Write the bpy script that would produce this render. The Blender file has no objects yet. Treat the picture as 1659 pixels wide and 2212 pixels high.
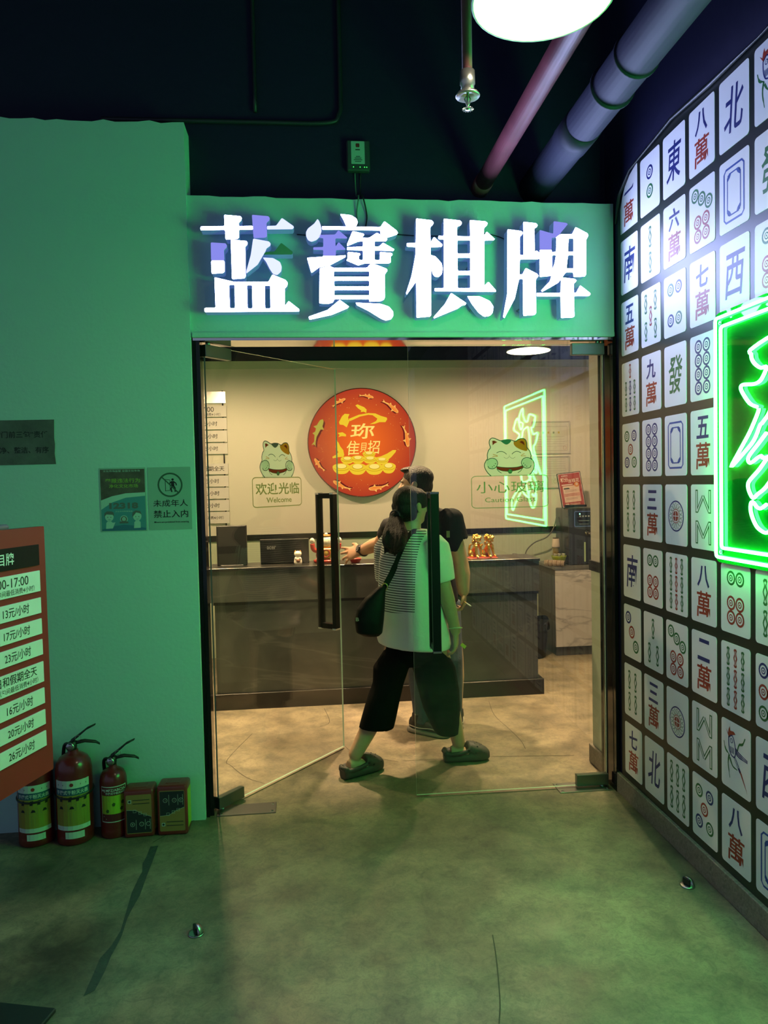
import bpy, bmesh, math, random
from mathutils import Vector, Matrix

random.seed(7)
SC = bpy.context.scene
COL = SC.collection
PI = math.pi

# ------------------------------------------------------------------ camera
# world: X along the shop front (right +), Y into the shop, Z up, metres; camera stands at the origin, 1.55 m up
CAM_H, YAW, PITCH, ROLL, FPX = 1.55, 0.10176, -0.0394, -0.02188, 1599.85
_f = Vector((math.sin(YAW)*math.cos(PITCH), math.cos(YAW)*math.cos(PITCH), math.sin(PITCH)))
_r = Vector((math.cos(YAW), -math.sin(YAW), 0))
_u = _r.cross(_f)
_r2 = _r*math.cos(ROLL) + _u*math.sin(ROLL)
_u2 = -_r*math.sin(ROLL) + _u*math.cos(ROLL)
cam = bpy.data.cameras.new('camera')
cam.sensor_fit = 'VERTICAL'; cam.sensor_height = 36.0; cam.lens = FPX/2212*36.0
cam.clip_start = 0.02; cam.clip_end = 100
camo = bpy.data.objects.new('camera', cam); COL.objects.link(camo)
M3 = Matrix((_r2, _u2, -_f)).transposed()
camo.matrix_world = Matrix.Translation((0, 0, CAM_H)) @ M3.to_4x4()
SC.camera = camo

# ------------------------------------------------------------------ world and exposure
w = bpy.data.worlds.new('world'); SC.world = w; w.use_nodes = True
bg = w.node_tree.nodes['Background']
bg.inputs[0].default_value = (0.46, 0.58, 0.84, 1); bg.inputs[1].default_value = 0.34
SC.view_settings.view_transform = 'Standard'; SC.view_settings.look = 'None'
SC.view_settings.exposure = 0.0; SC.view_settings.gamma = 1.0
SC.view_settings.use_curve_mapping = False

# strengths of the lamps the place has (used by their builders further down)
NEON_GREEN = (0.045, 1.0, 0.15); NEON_POWER = 60.0
LETTER_WHITE = (0.46, 0.53, 1.0); LETTER_POWER = 32.0
BULB_WARM = (1.0, 0.68, 0.37); PENDANT_WARM = (1.0, 0.84, 0.64); PENDANT_POWER = 125.0; LOBBY_FRONT = 11500.0; LOBBY_BACK = 2600.0
LIGHTBOX_POWER = 1.15

# ------------------------------------------------------------------ measuring: a point of the photograph on a known plane
def ray(px, py):
    return _f + _r2*((px-829.5)/FPX) - _u2*((py-1106)/FPX)
def hit(px, py, axis, val):
    d = ray(px, py); o = Vector((0, 0, CAM_H)); return o + d*((val-o[axis])/d[axis])
def atY(px, py, y): return hit(px, py, 1, y)
def atX(px, py, x): return hit(px, py, 0, x)
def atZ(px, py, z=0.0): return hit(px, py, 2, z)

# ------------------------------------------------------------------ materials
MATS = {}
def srgb(r, g, b):
    c = lambda v: (v/255/12.92) if v/255 <= 0.04045 else ((v/255+0.055)/1.055)**2.4
    return (c(r), c(g), c(b))
def mat(name, col=(0.5, 0.5, 0.5), rough=0.5, metal=0.0, emit=None, power=0.0, spec=0.5, noise=None, bump=None, coat=0.0, sss=0.0):
    """col linear rgb; noise=(scale, amount[, dark colour]); bump=(scale, strength)"""
    if name in MATS: return MATS[name]
    m = bpy.data.materials.new(name); m.use_nodes = True
    nt = m.node_tree; b = nt.nodes['Principled BSDF']
    b.inputs['Base Color'].default_value = (*col, 1); b.inputs['Roughness'].default_value = rough
    b.inputs['Metallic'].default_value = metal; b.inputs['Specular IOR Level'].default_value = spec
    b.inputs['Coat Weight'].default_value = coat
    if sss: b.inputs['Subsurface Weight'].default_value = sss; b.inputs['Subsurface Radius'].default_value = (.01, .004, .002)
    if emit is not None:
        b.inputs['Emission Color'].default_value = (*emit, 1); b.inputs['Emission Strength'].default_value = power
    tc = None
    def coord():
        nonlocal tc
        if tc is None: tc = nt.nodes.new('ShaderNodeTexCoord')
        return tc.outputs['Object']
    if noise:
        n = nt.nodes.new('ShaderNodeTexNoise'); n.inputs['Scale'].default_value = noise[0]; n.inputs['Detail'].default_value = 6
        nt.links.new(coord(), n.inputs['Vector'])
        r = nt.nodes.new('ShaderNodeValToRGB'); r.color_ramp.elements[0].position = 0.35; r.color_ramp.elements[1].position = 0.68
        dark = noise[2] if len(noise) > 2 else tuple(v*(1-noise[1]) for v in col)
        r.color_ramp.elements[0].color = (*dark, 1); r.color_ramp.elements[1].color = (*col, 1)
        nt.links.new(n.outputs['Fac'], r.inputs['Fac']); nt.links.new(r.outputs['Color'], b.inputs['Base Color'])
    if bump:
        n = nt.nodes.new('ShaderNodeTexNoise'); n.inputs['Scale'].default_value = bump[0]; n.inputs['Detail'].default_value = 5
        nt.links.new(coord(), n.inputs['Vector'])
        bp = nt.nodes.new('ShaderNodeBump'); bp.inputs['Strength'].default_value = bump[1]; bp.inputs['Distance'].default_value = 0.01
        nt.links.new(n.outputs['Fac'], bp.inputs['Height']); nt.links.new(bp.outputs['Normal'], b.inputs['Normal'])
    MATS[name] = m; return m
def emitter(name, col, power):
    if name in MATS: return MATS[name]
    m = bpy.data.materials.new(name); m.use_nodes = True; nt = m.node_tree; nt.nodes.clear()
    e = nt.nodes.new('ShaderNodeEmission'); e.inputs[0].default_value = (*col, 1); e.inputs[1].default_value = power
    o = nt.nodes.new('ShaderNodeOutputMaterial'); nt.links.new(e.outputs[0], o.inputs[0]); MATS[name] = m; return m

# ------------------------------------------------------------------ things and tags
def tag(o, label=None, cat=None, group=None, kind=None):
    if label: o['label'] = label
    if cat: o['category'] = cat
    if group: o['group'] = group
    if kind: o['kind'] = kind
    return o
def thing(name, loc, label, cat, group=None, kind=None, rz=0.0):
    o = bpy.data.objects.new(name, None); o.empty_display_size = 0.1
    COL.objects.link(o); o.location = loc; o.rotation_euler = (0, 0, rz)
    return tag(o, label, cat, group, kind)
def frame(origin, xdir, up=(0, 0, 1)):
    """a flat thing's own frame: x along xdir, y up, z out of its face"""
    x = Vector(xdir).normalized(); y = Vector(up); y = (y - x*y.dot(x)).normalized(); z = x.cross(y)
    m = Matrix((x, y, z)).transposed().to_4x4(); m.translation = Vector(origin); return m
FACADE = (1, 0, 0)      # x direction of things that face the camera
SIDE = (0, -1, 0)       # x direction of things that hang on the right wall
def link(name, me, parent=None, mtx=None):
    o = bpy.data.objects.new(name, me); COL.objects.link(o)
    if parent is not None: o.parent = parent
    if mtx is not None: o.matrix_local = mtx
    return o

# ------------------------------------------------------------------ solid mesh builder
class MB:
    def __init__(s): s.v = []; s.f = []; s.mi = []; s.sm = []; s.mats = []
    def m(s, material):
        if material not in s.mats: s.mats.append(material)
        return s.mats.index(material)
    def add(s, verts, faces, material, smooth=False, mtx=None):
        b = len(s.v); k = s.m(material)
        for p in verts:
            p = Vector(p); s.v.append(mtx @ p if mtx is not None else p)
        for f in faces: s.f.append([b+i for i in f]); s.mi.append(k); s.sm.append(smooth)
        return s
    def box(s, c, d, material, bev=0.0, mtx=None, seg=1):
        if bev <= 0:
            x, y, z = d[0]/2, d[1]/2, d[2]/2
            vs = [Vector(c)+Vector((i*x, j*y, k*z)) for i in (-1, 1) for j in (-1, 1) for k in (-1, 1)]
            fs = [(0, 1, 3, 2), (4, 6, 7, 5), (0, 4, 5, 1), (2, 3, 7, 6), (0, 2, 6, 4), (1, 5, 7, 3)]
            return s.add(vs, fs, material, mtx=mtx)
        bm = bmesh.new(); bmesh.ops.create_cube(bm, size=1)
        for q in bm.verts: q.co = Vector((q.co.x*d[0], q.co.y*d[1], q.co.z*d[2])) + Vector(c)
        bmesh.ops.bevel(bm, geom=bm.edges[:], offset=bev, segments=seg, affect='EDGES', profile=0.5)
        bm.verts.index_update()
        s.add([q.co.copy() for q in bm.verts], [[q.index for q in f.verts] for f in bm.faces], material, mtx=mtx, smooth=seg > 1); bm.free(); return s
    def span(s, a, b, material, bev=0.0):
        a, b = Vector(a), Vector(b); return s.box((a+b)/2, [abs(b[i]-a[i]) for i in range(3)], material, bev)
    def rings(s, rings, material, smooth=True, cap=True, closed=False, mtx=None):
        n = len(rings[0]); vs = [p for r in rings for p in r]; fs = []
        R = len(rings)
        for i in range(R if closed else R-1):
            j = (i+1) % R
            for k in range(n): fs.append((i*n+k, i*n+(k+1) % n, j*n+(k+1) % n, j*n+k))
        if cap and not closed:
            fs.append(tuple(range(n-1, -1, -1))); fs.append(tuple((R-1)*n+k for k in range(n)))
        return s.add(vs, fs, material, smooth, mtx)
    def tube(s, pts, rad, material, n=10, smooth=True, round_ends=False, closed=False, mtx=None, flat=None):
        pts = [Vector(p) for p in pts]
        rad = list(rad) if hasattr(rad, '__len__') else [rad]*len(pts)
        if round_ends:
            a = (pts[0]-pts[1]).normalized(); b = (pts[-1]-pts[-2]).normalized()
            pre = [(pts[0]+a*rad[0]*math.sin(t), max(rad[0]*math.cos(t), rad[0]*0.06)) for t in (1.45, 1.1, .7, .35)]
            post = [(pts[-1]+b*rad[-1]*math.sin(t), max(rad[-1]*math.cos(t), rad[-1]*0.06)) for t in (.35, .7, 1.1, 1.45)]
            pts = [p for p, _ in pre]+pts+[p for p, _ in post]; rad = [r for _, r in pre]+rad+[r for _, r in post]
        N = len(pts); rings = []; nrm = None
        for i in range(N):
            if closed: t = (pts[(i+1) % N]-pts[i-1])
            else: t = pts[min(i+1, N-1)]-pts[max(i-1, 0)]
            t = t.normalized() if t.length > 1e-9 else Vector((0, 0, 1))
            if nrm is None:
                nrm = t.orthogonal().normalized()
                if flat is not None:
                    q = Vector(flat); nrm = (q-t*q.dot(t)).normalized()
            else:
                nrm = (nrm-t*nrm.dot(t)); nrm = nrm.normalized() if nrm.length > 1e-6 else t.orthogonal().normalized()
            bn = t.cross(nrm)
            rings.append([pts[i]+(nrm*math.cos(2*PI*k/n)+bn*math.sin(2*PI*k/n))*rad[i] for k in range(n)])
        return s.rings(rings, material, smooth, not closed, closed, mtx)
    def lathe(s, prof, material, n=24, axis_o=(0, 0, 0), smooth=True, mtx=None, cap=True):
        o = Vector(axis_o)
        rings = [[o+Vector((r*math.cos(2*PI*k/n), r*math.sin(2*PI*k/n), z)) for k in range(n)] for r, z in prof]
        return s.rings(rings, material, smooth, cap, False, mtx)
    def ball(s, c, r, material, n=12, m=8, mtx=None, rot=None):
        r = (r, r, r) if not hasattr(r, '__len__') else r
        rings = []
        for i in range(m+1):
            t = PI*i/m; q = max(math.sin(t), 0.02)
            ring = []
            for k in range(n):
                p = Vector((r[0]*q*math.cos(2*PI*k/n), r[1]*q*math.sin(2*PI*k/n), -r[2]*math.cos(t)))
                if rot is not None: p = rot @ p
                ring.append(Vector(c)+p)
            rings.append(ring)
        return s.rings(rings, material, True, True, False, mtx)
    def loft(s, secs, material, n=20, smooth=True, mtx=None, power=2.0):
        """secs: (centre, side vector, front vector) of elliptical sections"""
        rings = []
        for c, a, b in secs:
            c, a, b = Vector(c), Vector(a), Vector(b); ring = []
            for k in range(n):
                t = 2*PI*k/n; ct, st = math.cos(t), math.sin(t)
                ct = math.copysign(abs(ct)**(2/power), ct); st = math.copysign(abs(st)**(2/power), st)
                ring.append(c+a*ct+b*st)
            rings.append(ring)
        return s.rings(rings, material, smooth, True, False, mtx)
    def mesh(s, name):
        me = bpy.data.meshes.new(name); me.from_pydata([tuple(p) for p in s.v], [], s.f)
        for q in s.mats: me.materials.append(q)
        me.polygons.foreach_set('material_index', s.mi); me.polygons.foreach_set('use_smooth', s.sm)
        bm = bmesh.new(); bm.from_mesh(me); bmesh.ops.recalc_face_normals(bm, faces=bm.faces); bm.to_mesh(me); bm.free()
        me.update(); return me
    def build(s, name, parent=None, mtx=None): return link(name, s.mesh(name), parent, mtx)

def remesh(mb, name, voxel=0.008, smooth=4, factor=0.5, parent=None, mtx=None, material=None, fn=None):
    """fuse the solids of a builder into one continuous surface"""
    tmp = link('tmp', mb.mesh('tmp'))
    r = tmp.modifiers.new('r', 'REMESH'); r.mode = 'VOXEL'; r.voxel_size = voxel; r.use_smooth_shade = True
    if smooth: q = tmp.modifiers.new('s', 'SMOOTH'); q.factor = factor; q.iterations = smooth
    dg = bpy.context.evaluated_depsgraph_get(); dg.update()
    me = bpy.data.meshes.new_from_object(tmp.evaluated_get(dg)); me.name = name
    old = tmp.data; bpy.data.objects.remove(tmp); bpy.data.meshes.remove(old)
    me.materials.clear()
    for q in ([material] if material else mb.mats): me.materials.append(q)
    if fn:
        for vv in me.vertices: vv.co = fn(vv.co)
    me.polygons.foreach_set('use_smooth', [True]*len(me.polygons))
    return link(name, me, parent, mtx)

# ------------------------------------------------------------------ flat print: polygons, strokes, text, laid up in thin layers
def spline(pts, closed=False, k=6):
    P = [Vector(p) for p in pts]; n = len(P); out = []
    rng = range(n) if closed else range(n-1)
    for i in rng:
        p0 = P[i-1] if (closed or i > 0) else P[i]
        p1 = P[i]; p2 = P[(i+1) % n]; p3 = P[(i+2) % n] if (closed or i+2 < n) else p2
        for j in range(k):
            t = j/k
            out.append(0.5*((2*p1)+(-p0+p2)*t+(2*p0-5*p1+4*p2-p3)*t*t+(-p0+3*p1-3*p2+p3)*t**3))
    if not closed: out.append(P[-1])
    return out
_TX = {}
def text_data(body, bold=0.0):
    key = (body, bold)
    if key in _TX: return _TX[key]
    c = bpy.data.curves.new('t', 'FONT'); c.body = body; c.size = 1.0; c.resolution_u = 3; c.offset = bold
    o = bpy.data.objects.new('t', c); COL.objects.link(o)
    dg = bpy.context.evaluated_depsgraph_get(); dg.update()
    me = bpy.data.meshes.new_from_object(o.evaluated_get(dg))
    vs = [(v.co.x, v.co.y) for v in me.vertices]; fs = [tuple(p.vertices) for p in me.polygons]
    bpy.data.objects.remove(o); bpy.data.curves.remove(c); bpy.data.meshes.remove(me)
    _TX[key] = (vs, fs); return _TX[key]
class Flat:
    """2D drawing in a local x-y plane; each layer lies a little prouder than the last"""
    def __init__(s, step=0.0004): s.mb = MB(); s.step = step; s.lv = 0
    def layer(s, k=1): s.lv += k; return s
    @property
    def z(s): return s.lv*s.step
    def poly(s, pts, material):
        z = s.z; s.mb.add([(p[0], p[1], z) for p in pts], [tuple(range(len(pts)))], material); return s
    def rrect(s, x0, y0, x1, y1, r, material, k=4):
        return s.poly(rrect_pts(x0, y0, x1, y1, r, k), material)
    def disc(s, c, r, material, n=20):
        r = r if hasattr(r, '__len__') else (r, r)
        return s.poly([(c[0]+r[0]*math.cos(2*PI*i/n), c[1]+r[1]*math.sin(2*PI*i/n)) for i in range(n)], material)
    def stroke(s, pts, w, material, closed=False, smooth=0):
        if smooth: pts = [(p.x, p.y) for p in spline([(p[0], p[1], 0) for p in pts], closed, smooth)]
        P = [Vector((p[0], p[1])) for p in pts]; n = len(P)
        w = list(w) if hasattr(w, '__len__') else [w]*n
        if len(w) != n: w = [w[min(int(i*len(w)/n), len(w)-1)] for i in range(n)]
        L, R = [], []
        for i in range(n):
            a = P[i-1] if (closed or i) else P[i]; b = P[(i+1) % n] if (closed or i < n-1) else P[i]
            t = (b-a); t = t.normalized() if t.length > 1e-12 else Vector((1, 0))
            q = Vector((-t.y, t.x))*w[i]/2
            L.append(P[i]+q); R.append(P[i]-q)
        vs = [(p.x, p.y, s.z) for p in L]+[(p.x, p.y, s.z) for p in R]
        fs = [(i, n+i, n+(i+1) % n, (i+1) % n) for i in range(n if closed else n-1)]
        s.mb.add(vs, fs, material); return s
    def text(s, body, x0, y0, x1, y1, material, bold=0.0, fit=True, shear=0.0, align='c'):
        """set the text into the box; fit=False keeps the letters' own proportions"""
        vs, fs = text_data(body, bold)
        if not vs: return s
        ax, bx = min(v[0] for v in vs), max(v[0] for v in vs); ay, by = min(v[1] for v in vs), max(v[1] for v in vs)
        sx, sy = (x1-x0)/max(bx-ax, 1e-6), (y1-y0)/max(by-ay, 1e-6)
        if not fit: sx = sy = min(sx, sy)
        W, H = (bx-ax)*sx, (by-ay)*sy
        ox = {'c': (x0+x1-W)/2, 'l': x0, 'r': x1-W}[align]; oy = (y0+y1-H)/2
        s.mb.add([(ox+(v[0]-ax)*sx+shear*((v[1]-ay)*sy-H/2), oy+(v[1]-ay)*sy, s.z) for v in vs], fs, material); return s
    def build(s, name, parent=None, mtx=None):
        me = bpy.data.meshes.new(name); me.from_pydata([tuple(p) for p in s.mb.v], [], s.mb.f)
        for q in s.mb.mats: me.materials.append(q)
        me.polygons.foreach_set('material_index', s.mb.mi); me.update()
        bm = bmesh.new(); bm.from_mesh(me)
        for f in bm.faces:
            f.normal_update()
            if f.normal.z < 0: f.normal_flip()
        bm.to_mesh(me); bm.free()
        return link(name, me, parent, mtx)
def rrect_pts(x0, y0, x1, y1, r, k=4):
    out = []
    for cx, cy, a in ((x1-r, y1-r, 0), (x0+r, y1-r, PI/2), (x0+r, y0+r, PI), (x1-r, y0+r, 1.5*PI)):
        for i in range(k+1): t = a+PI/2*i/k; out.append((cx+r*math.cos(t), cy+r*math.sin(t)))
    return out
def prism(outer, holes, z0, z1, face, side, mtx=None, name='prism', bevel=0.0):
    """an outline with holes, extruded from z0 to z1: front face and sides with their own materials"""
    c = bpy.data.curves.new('p', 'CURVE'); c.dimensions = '2D'; c.fill_mode = 'BOTH'
    for ring in [outer]+list(holes):
        sp = c.splines.new('POLY'); sp.points.add(len(ring)-1); sp.use_cyclic_u = True
        for q, p in zip(sp.points, ring): q.co = (p[0], p[1], 0, 1)
    c.extrude = (z1-z0)/2
    o = bpy.data.objects.new('p', c); COL.objects.link(o)
    dg = bpy.context.evaluated_depsgraph_get(); dg.update()
    me = bpy.data.meshes.new_from_object(o.evaluated_get(dg)); me.name = name
    bpy.data.objects.remove(o); bpy.data.curves.remove(c)
    for v in me.vertices: v.co.z += (z0+z1)/2
    me.materials.clear(); me.materials.append(face); me.materials.append(side)
    for p in me.polygons:
        p.use_smooth = False
        zs = [me.vertices[i].co.z for i in p.vertices]
        p.material_index = 0 if min(zs) > z1-1e-5 else 1
    return me
def cut(pts, a=0.18):
    """soften the corners of an outline"""
    out = []; n = len(pts)
    for i in range(n):
        p0, p, p1 = Vector(pts[i-1]), Vector(pts[i]), Vector(pts[(i+1) % n])
        l0, l1 = (p0-p).length, (p1-p).length
        d = min(0.0055, 0.3*l0, 0.3*l1)
        out.append(p+(p0-p).normalized()*d); out.append(p+((p0-p).normalized()*d+(p1-p).normalized()*d)*0.22); out.append(p+(p1-p).normalized()*d)
    return out
# ================================================================== the setting
YF = 3.48           # shop front
XR = 1.4958         # face of the tile banner on the right wall
def struct(name, mb, label=None):
    o = mb.build(name); o['kind'] = 'structure'
    if label: o['label'] = label
    return o

def concrete():
    m = bpy.data.materials.new('concrete_floor'); m.use_nodes = True; nt = m.node_tree; b = nt.nodes['Principled BSDF']
    tc = nt.nodes.new('ShaderNodeTexCoord')
    def noise(scale, detail=8, rough=0.6, dist=0.0):
        n = nt.nodes.new('ShaderNodeTexNoise'); n.inputs['Scale'].default_value = scale; n.inputs['Detail'].default_value = detail
        n.inputs['Roughness'].default_value = rough; n.inputs['Distortion'].default_value = dist
        nt.links.new(tc.outputs['Object'], n.inputs['Vector']); return n
    def ramp(src, a, ca, z, cz):
        r = nt.nodes.new('ShaderNodeValToRGB'); e = r.color_ramp.elements
        e[0].position = a; e[0].color = (*ca, 1); e[1].position = z; e[1].color = (*cz, 1)
        nt.links.new(src, r.inputs['Fac']); return r.outputs['Color']
    def mul(a, bb, f=1.0):
        x = nt.nodes.new('ShaderNodeMix'); x.data_type = 'RGBA'; x.blend_type = 'MULTIPLY'; x.inputs[0].default_value = f
        nt.links.new(a, x.inputs[6]); nt.links.new(bb, x.inputs[7]); return x.outputs[2]
    big = ramp(noise(1.3, 6, 0.55, 0.6).outputs['Fac'], 0.30, (0.125, 0.106, 0.070), 0.72, (0.33, 0.28, 0.19))
    mid = ramp(noise(7, 8, 0.65, 0.3).outputs['Fac'], 0.34, (0.60, 0.61, 0.62), 0.60, (1.05, 1.03, 1))
    smear = ramp(noise(22, 7, 0.75, 1.5).outputs['Fac'], 0.36, (0.72, 0.72, 0.74), 0.56, (1.06, 1.05, 1.03))
    fine = ramp(noise(140, 4, 0.7).outputs['Fac'], 0.30, (0.80, 0.80, 0.80), 0.55, (1, 1, 1))
    col = mul(mul(mul(big, mid), smear), fine)
    # worn stains with a shape of their own
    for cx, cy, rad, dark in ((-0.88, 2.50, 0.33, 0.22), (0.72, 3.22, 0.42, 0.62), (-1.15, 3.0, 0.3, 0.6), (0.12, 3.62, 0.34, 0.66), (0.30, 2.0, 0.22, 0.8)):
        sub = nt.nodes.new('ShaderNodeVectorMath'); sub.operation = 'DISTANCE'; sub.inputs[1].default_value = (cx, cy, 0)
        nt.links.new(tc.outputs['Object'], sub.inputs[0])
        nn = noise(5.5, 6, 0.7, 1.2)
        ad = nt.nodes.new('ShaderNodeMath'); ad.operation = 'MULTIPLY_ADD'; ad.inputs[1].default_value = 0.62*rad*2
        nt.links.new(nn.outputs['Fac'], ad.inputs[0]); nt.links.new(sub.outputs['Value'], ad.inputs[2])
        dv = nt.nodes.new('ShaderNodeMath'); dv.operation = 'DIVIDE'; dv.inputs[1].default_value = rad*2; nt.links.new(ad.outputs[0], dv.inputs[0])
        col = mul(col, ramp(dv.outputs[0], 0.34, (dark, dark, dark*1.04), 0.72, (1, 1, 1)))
    nt.links.new(col, b.inputs['Base Color'])
    rr = ramp(noise(4, 6).outputs['Fac'], 0.3, (0.38, 0.38, 0.38), 0.7, (0.62, 0.62, 0.62)); nt.links.new(rr, b.inputs['Roughness'])
    bp = nt.nodes.new('ShaderNodeBump'); bp.inputs['Strength'].default_value = 0.12; bp.inputs['Distance'].default_value = 0.004
    nt.links.new(noise(60, 6).outputs['Fac'], bp.inputs['Height']); nt.links.new(bp.outputs['Normal'], b.inputs['Normal'])
    return m
def wood(name, c0, c1, scale=(3, 60, 60)):
    m = bpy.data.materials.new(name); m.use_nodes = True; nt = m.node_tree; b = nt.nodes['Principled BSDF']
    tc = nt.nodes.new('ShaderNodeTexCoord'); mp = nt.nodes.new('ShaderNodeMapping'); mp.inputs['Scale'].default_value = scale
    n = nt.nodes.new('ShaderNodeTexNoise'); n.inputs['Scale'].default_value = 1; n.inputs['Detail'].default_value = 8; n.inputs['Distortion'].default_value = 1.5
    nt.links.new(tc.outputs['Object'], mp.inputs[0]); nt.links.new(mp.outputs[0], n.inputs['Vector'])
    r = nt.nodes.new('ShaderNodeValToRGB'); e = r.color_ramp.elements
    e[0].position = 0.3; e[0].color = (*c0, 1); e[1].position = 0.7; e[1].color = (*c1, 1)
    nt.links.new(n.outputs['Fac'], r.inputs['Fac']); nt.links.new(r.outputs['Color'], b.inputs['Base Color']); b.inputs['Roughness'].default_value = 0.5
    return m
def stone(name, base, dark, vein, vscale=1.6, vw=0.012, rough=0.32, rot=0.6):
    """stone-look laminate: cloudy ground with thin wandering veins"""
    m = bpy.data.materials.new(name); m.use_nodes = True; nt = m.node_tree; b = nt.nodes['Principled BSDF']; b.inputs['Roughness'].default_value = rough
    tc = nt.nodes.new('ShaderNodeTexCoord')
    n = nt.nodes.new('ShaderNodeTexNoise'); n.inputs['Scale'].default_value = 3.2; n.inputs['Detail'].default_value = 9; n.inputs['Distortion'].default_value = 0.8
    nt.links.new(tc.outputs['Object'], n.inputs['Vector'])
    r = nt.nodes.new('ShaderNodeValToRGB'); e = r.color_ramp.elements; e[0].position = 0.3; e[0].color = (*dark, 1); e[1].position = 0.72; e[1].color = (*base, 1)
    nt.links.new(n.outputs['Fac'], r.inputs['Fac'])
    mp = nt.nodes.new('ShaderNodeMapping'); mp.inputs['Rotation'].default_value = (0, rot, 0); mp.inputs['Scale'].default_value = (vscale*0.35, vscale, vscale*1.25)
    nt.links.new(tc.outputs['Object'], mp.inputs[0])
    v = nt.nodes.new('ShaderNodeTexNoise'); v.inputs['Scale'].default_value = 1.0; v.inputs['Detail'].default_value = 5; v.inputs['Distortion'].default_value = 0.5
    nt.links.new(mp.outputs[0], v.inputs['Vector'])
    a = nt.nodes.new('ShaderNodeMath'); a.operation = 'SUBTRACT'; a.inputs[1].default_value = 0.5; nt.links.new(v.outputs['Fac'], a.inputs[0])
    ab = nt.nodes.new('ShaderNodeMath'); ab.operation = 'ABSOLUTE'; nt.links.new(a.outputs[0], ab.inputs[0])
    vr = nt.nodes.new('ShaderNodeValToRGB'); e = vr.color_ramp.elements; e[0].position = 0.0; e[0].color = (1, 1, 1, 1); e[1].position = vw; e[1].color = (0, 0, 0, 1)
    nt.links.new(ab.outputs[0], vr.inputs['Fac'])
    k = nt.nodes.new('ShaderNodeMath'); k.operation = 'MULTIPLY'; nt.links.new(vr.outputs['Color'], k.inputs[0]); nt.links.new(n.outputs['Fac'], k.inputs[1])
    x = nt.nodes.new('ShaderNodeMix'); x.data_type = 'RGBA'; nt.links.new(k.outputs[0], x.inputs[0]); nt.links.new(r.outputs['Color'], x.inputs[6]); x.inputs[7].default_value = (*vein, 1)
    nt.links.new(x.outputs[2], b.inputs['Base Color']); return m
def glass(name, tint, refl, power=5.0):
    m = bpy.data.materials.new(name); m.use_nodes = True; nt = m.node_tree; nt.nodes.clear()
    t = nt.nodes.new('ShaderNodeBsdfTransparent'); t.inputs[0].default_value = (*tint, 1)
    g = nt.nodes.new('ShaderNodeBsdfGlossy'); g.inputs['Roughness'].default_value = 0.0; g.inputs[0].default_value = (1, 1, 1, 1)
    lw = nt.nodes.new('ShaderNodeLayerWeight'); lw.inputs[0].default_value = 0.5
    p = nt.nodes.new('ShaderNodeMath'); p.operation = 'POWER'; p.inputs[1].default_value = power; nt.links.new(lw.outputs['Facing'], p.inputs[0])
    q = nt.nodes.new('ShaderNodeMath'); q.operation = 'MULTIPLY_ADD'; q.inputs[1].default_value = 1-refl; q.inputs[2].default_value = refl; nt.links.new(p.outputs[0], q.inputs[0])
    x = nt.nodes.new('ShaderNodeMixShader'); nt.links.new(q.outputs[0], x.inputs[0]); nt.links.new(t.outputs[0], x.inputs[1]); nt.links.new(g.outputs[0], x.inputs[2])
    o = nt.nodes.new('ShaderNodeOutputMaterial'); nt.links.new(x.outputs[0], o.inputs[0]); return m

M_FLOOR = concrete()
M_PLASTER = mat('mint_plaster', (0.46, 0.72, 0.68), 0.75, bump=(55, 0.12), spec=0.3)
M_BLACKWALL = mat('black_paint', (0.0080, 0.0085, 0.042), 0.6, bump=(20, 0.25))
M_BLACK = mat('black_satin_metal', (0.005, 0.005, 0.0055), 0.35, 0.0, spec=0.2)
M_GLOSSBLACK = mat('gloss_black_metal', (0.012, 0.012, 0.012), 0.10, 0.3)
M_CREAM = mat('cream_wall', (0.74, 0.70, 0.60), 0.55, spec=0.35)
M_PALEGREEN = mat('pale_green_dado', (0.56, 0.63, 0.46), 0.5)
M_STRIPE = mat('black_rail', (0.012, 0.012, 0.012), 0.28)
M_WOODGREY = wood('grey_wood', (0.13, 0.115, 0.095), (0.27, 0.245, 0.20))
M_STEEL = mat('brushed_steel', (0.42, 0.44, 0.43), 0.28, 1.0)
M_MIRROR = mat('mirror_steel', (0.72, 0.70, 0.68), 0.05, 1.0)
M_GLASS = glass('door_glass', (0.95, 0.985, 0.96), 0.042)
M_GLASSBACK = glass('door_glass_inner_face', (0.97, 0.99, 0.975), 0.03)
M_GLASSEDGE = mat('door_glass_edge', (0.42, 0.62, 0.50), 0.15, spec=0.8)
M_CHROME = mat('chrome', (0.75, 0.75, 0.74), 0.12, 1.0)

# floor, with the broken cement edge and the hairline cracks lying in it
fl = MB(); fl.add([(-5, -4, 0), (4.5, -4, 0), (4.5, 7.2, 0), (-5, 7.2, 0)], [(0, 1, 2, 3)], M_FLOOR)
floor = struct('floor', fl, 'worn grey concrete floor running from the corridor into the lobby')
M_CRACK = mat('broken_cement', (0.045, 0.06, 0.05), 0.85, bump=(40, 0.8))
cr = [(342,1827),(330,1860),(317,1893),(302,1935),(285,1965),(275,1985),(263,2022),(250,2048),(240,2066),(226,2100),(205,2140),(180,2153),
      (186,2140),(201,2106),(216,2071),(240,2044),(260,2012),(274,1966),(284,1930),(300,1896),(307,1884),(308,1866),(316,1852),(325,1829)]
q = Flat(); q.poly([(p.x, p.y) for p in (atZ(*c) for c in cr)], M_CRACK); q.build('cement_crack', floor, Matrix.Translation((0, 0, 0.0012)))
M_HAIR = mat('hairline', (0.07, 0.06, 0.045), 0.9)
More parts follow.
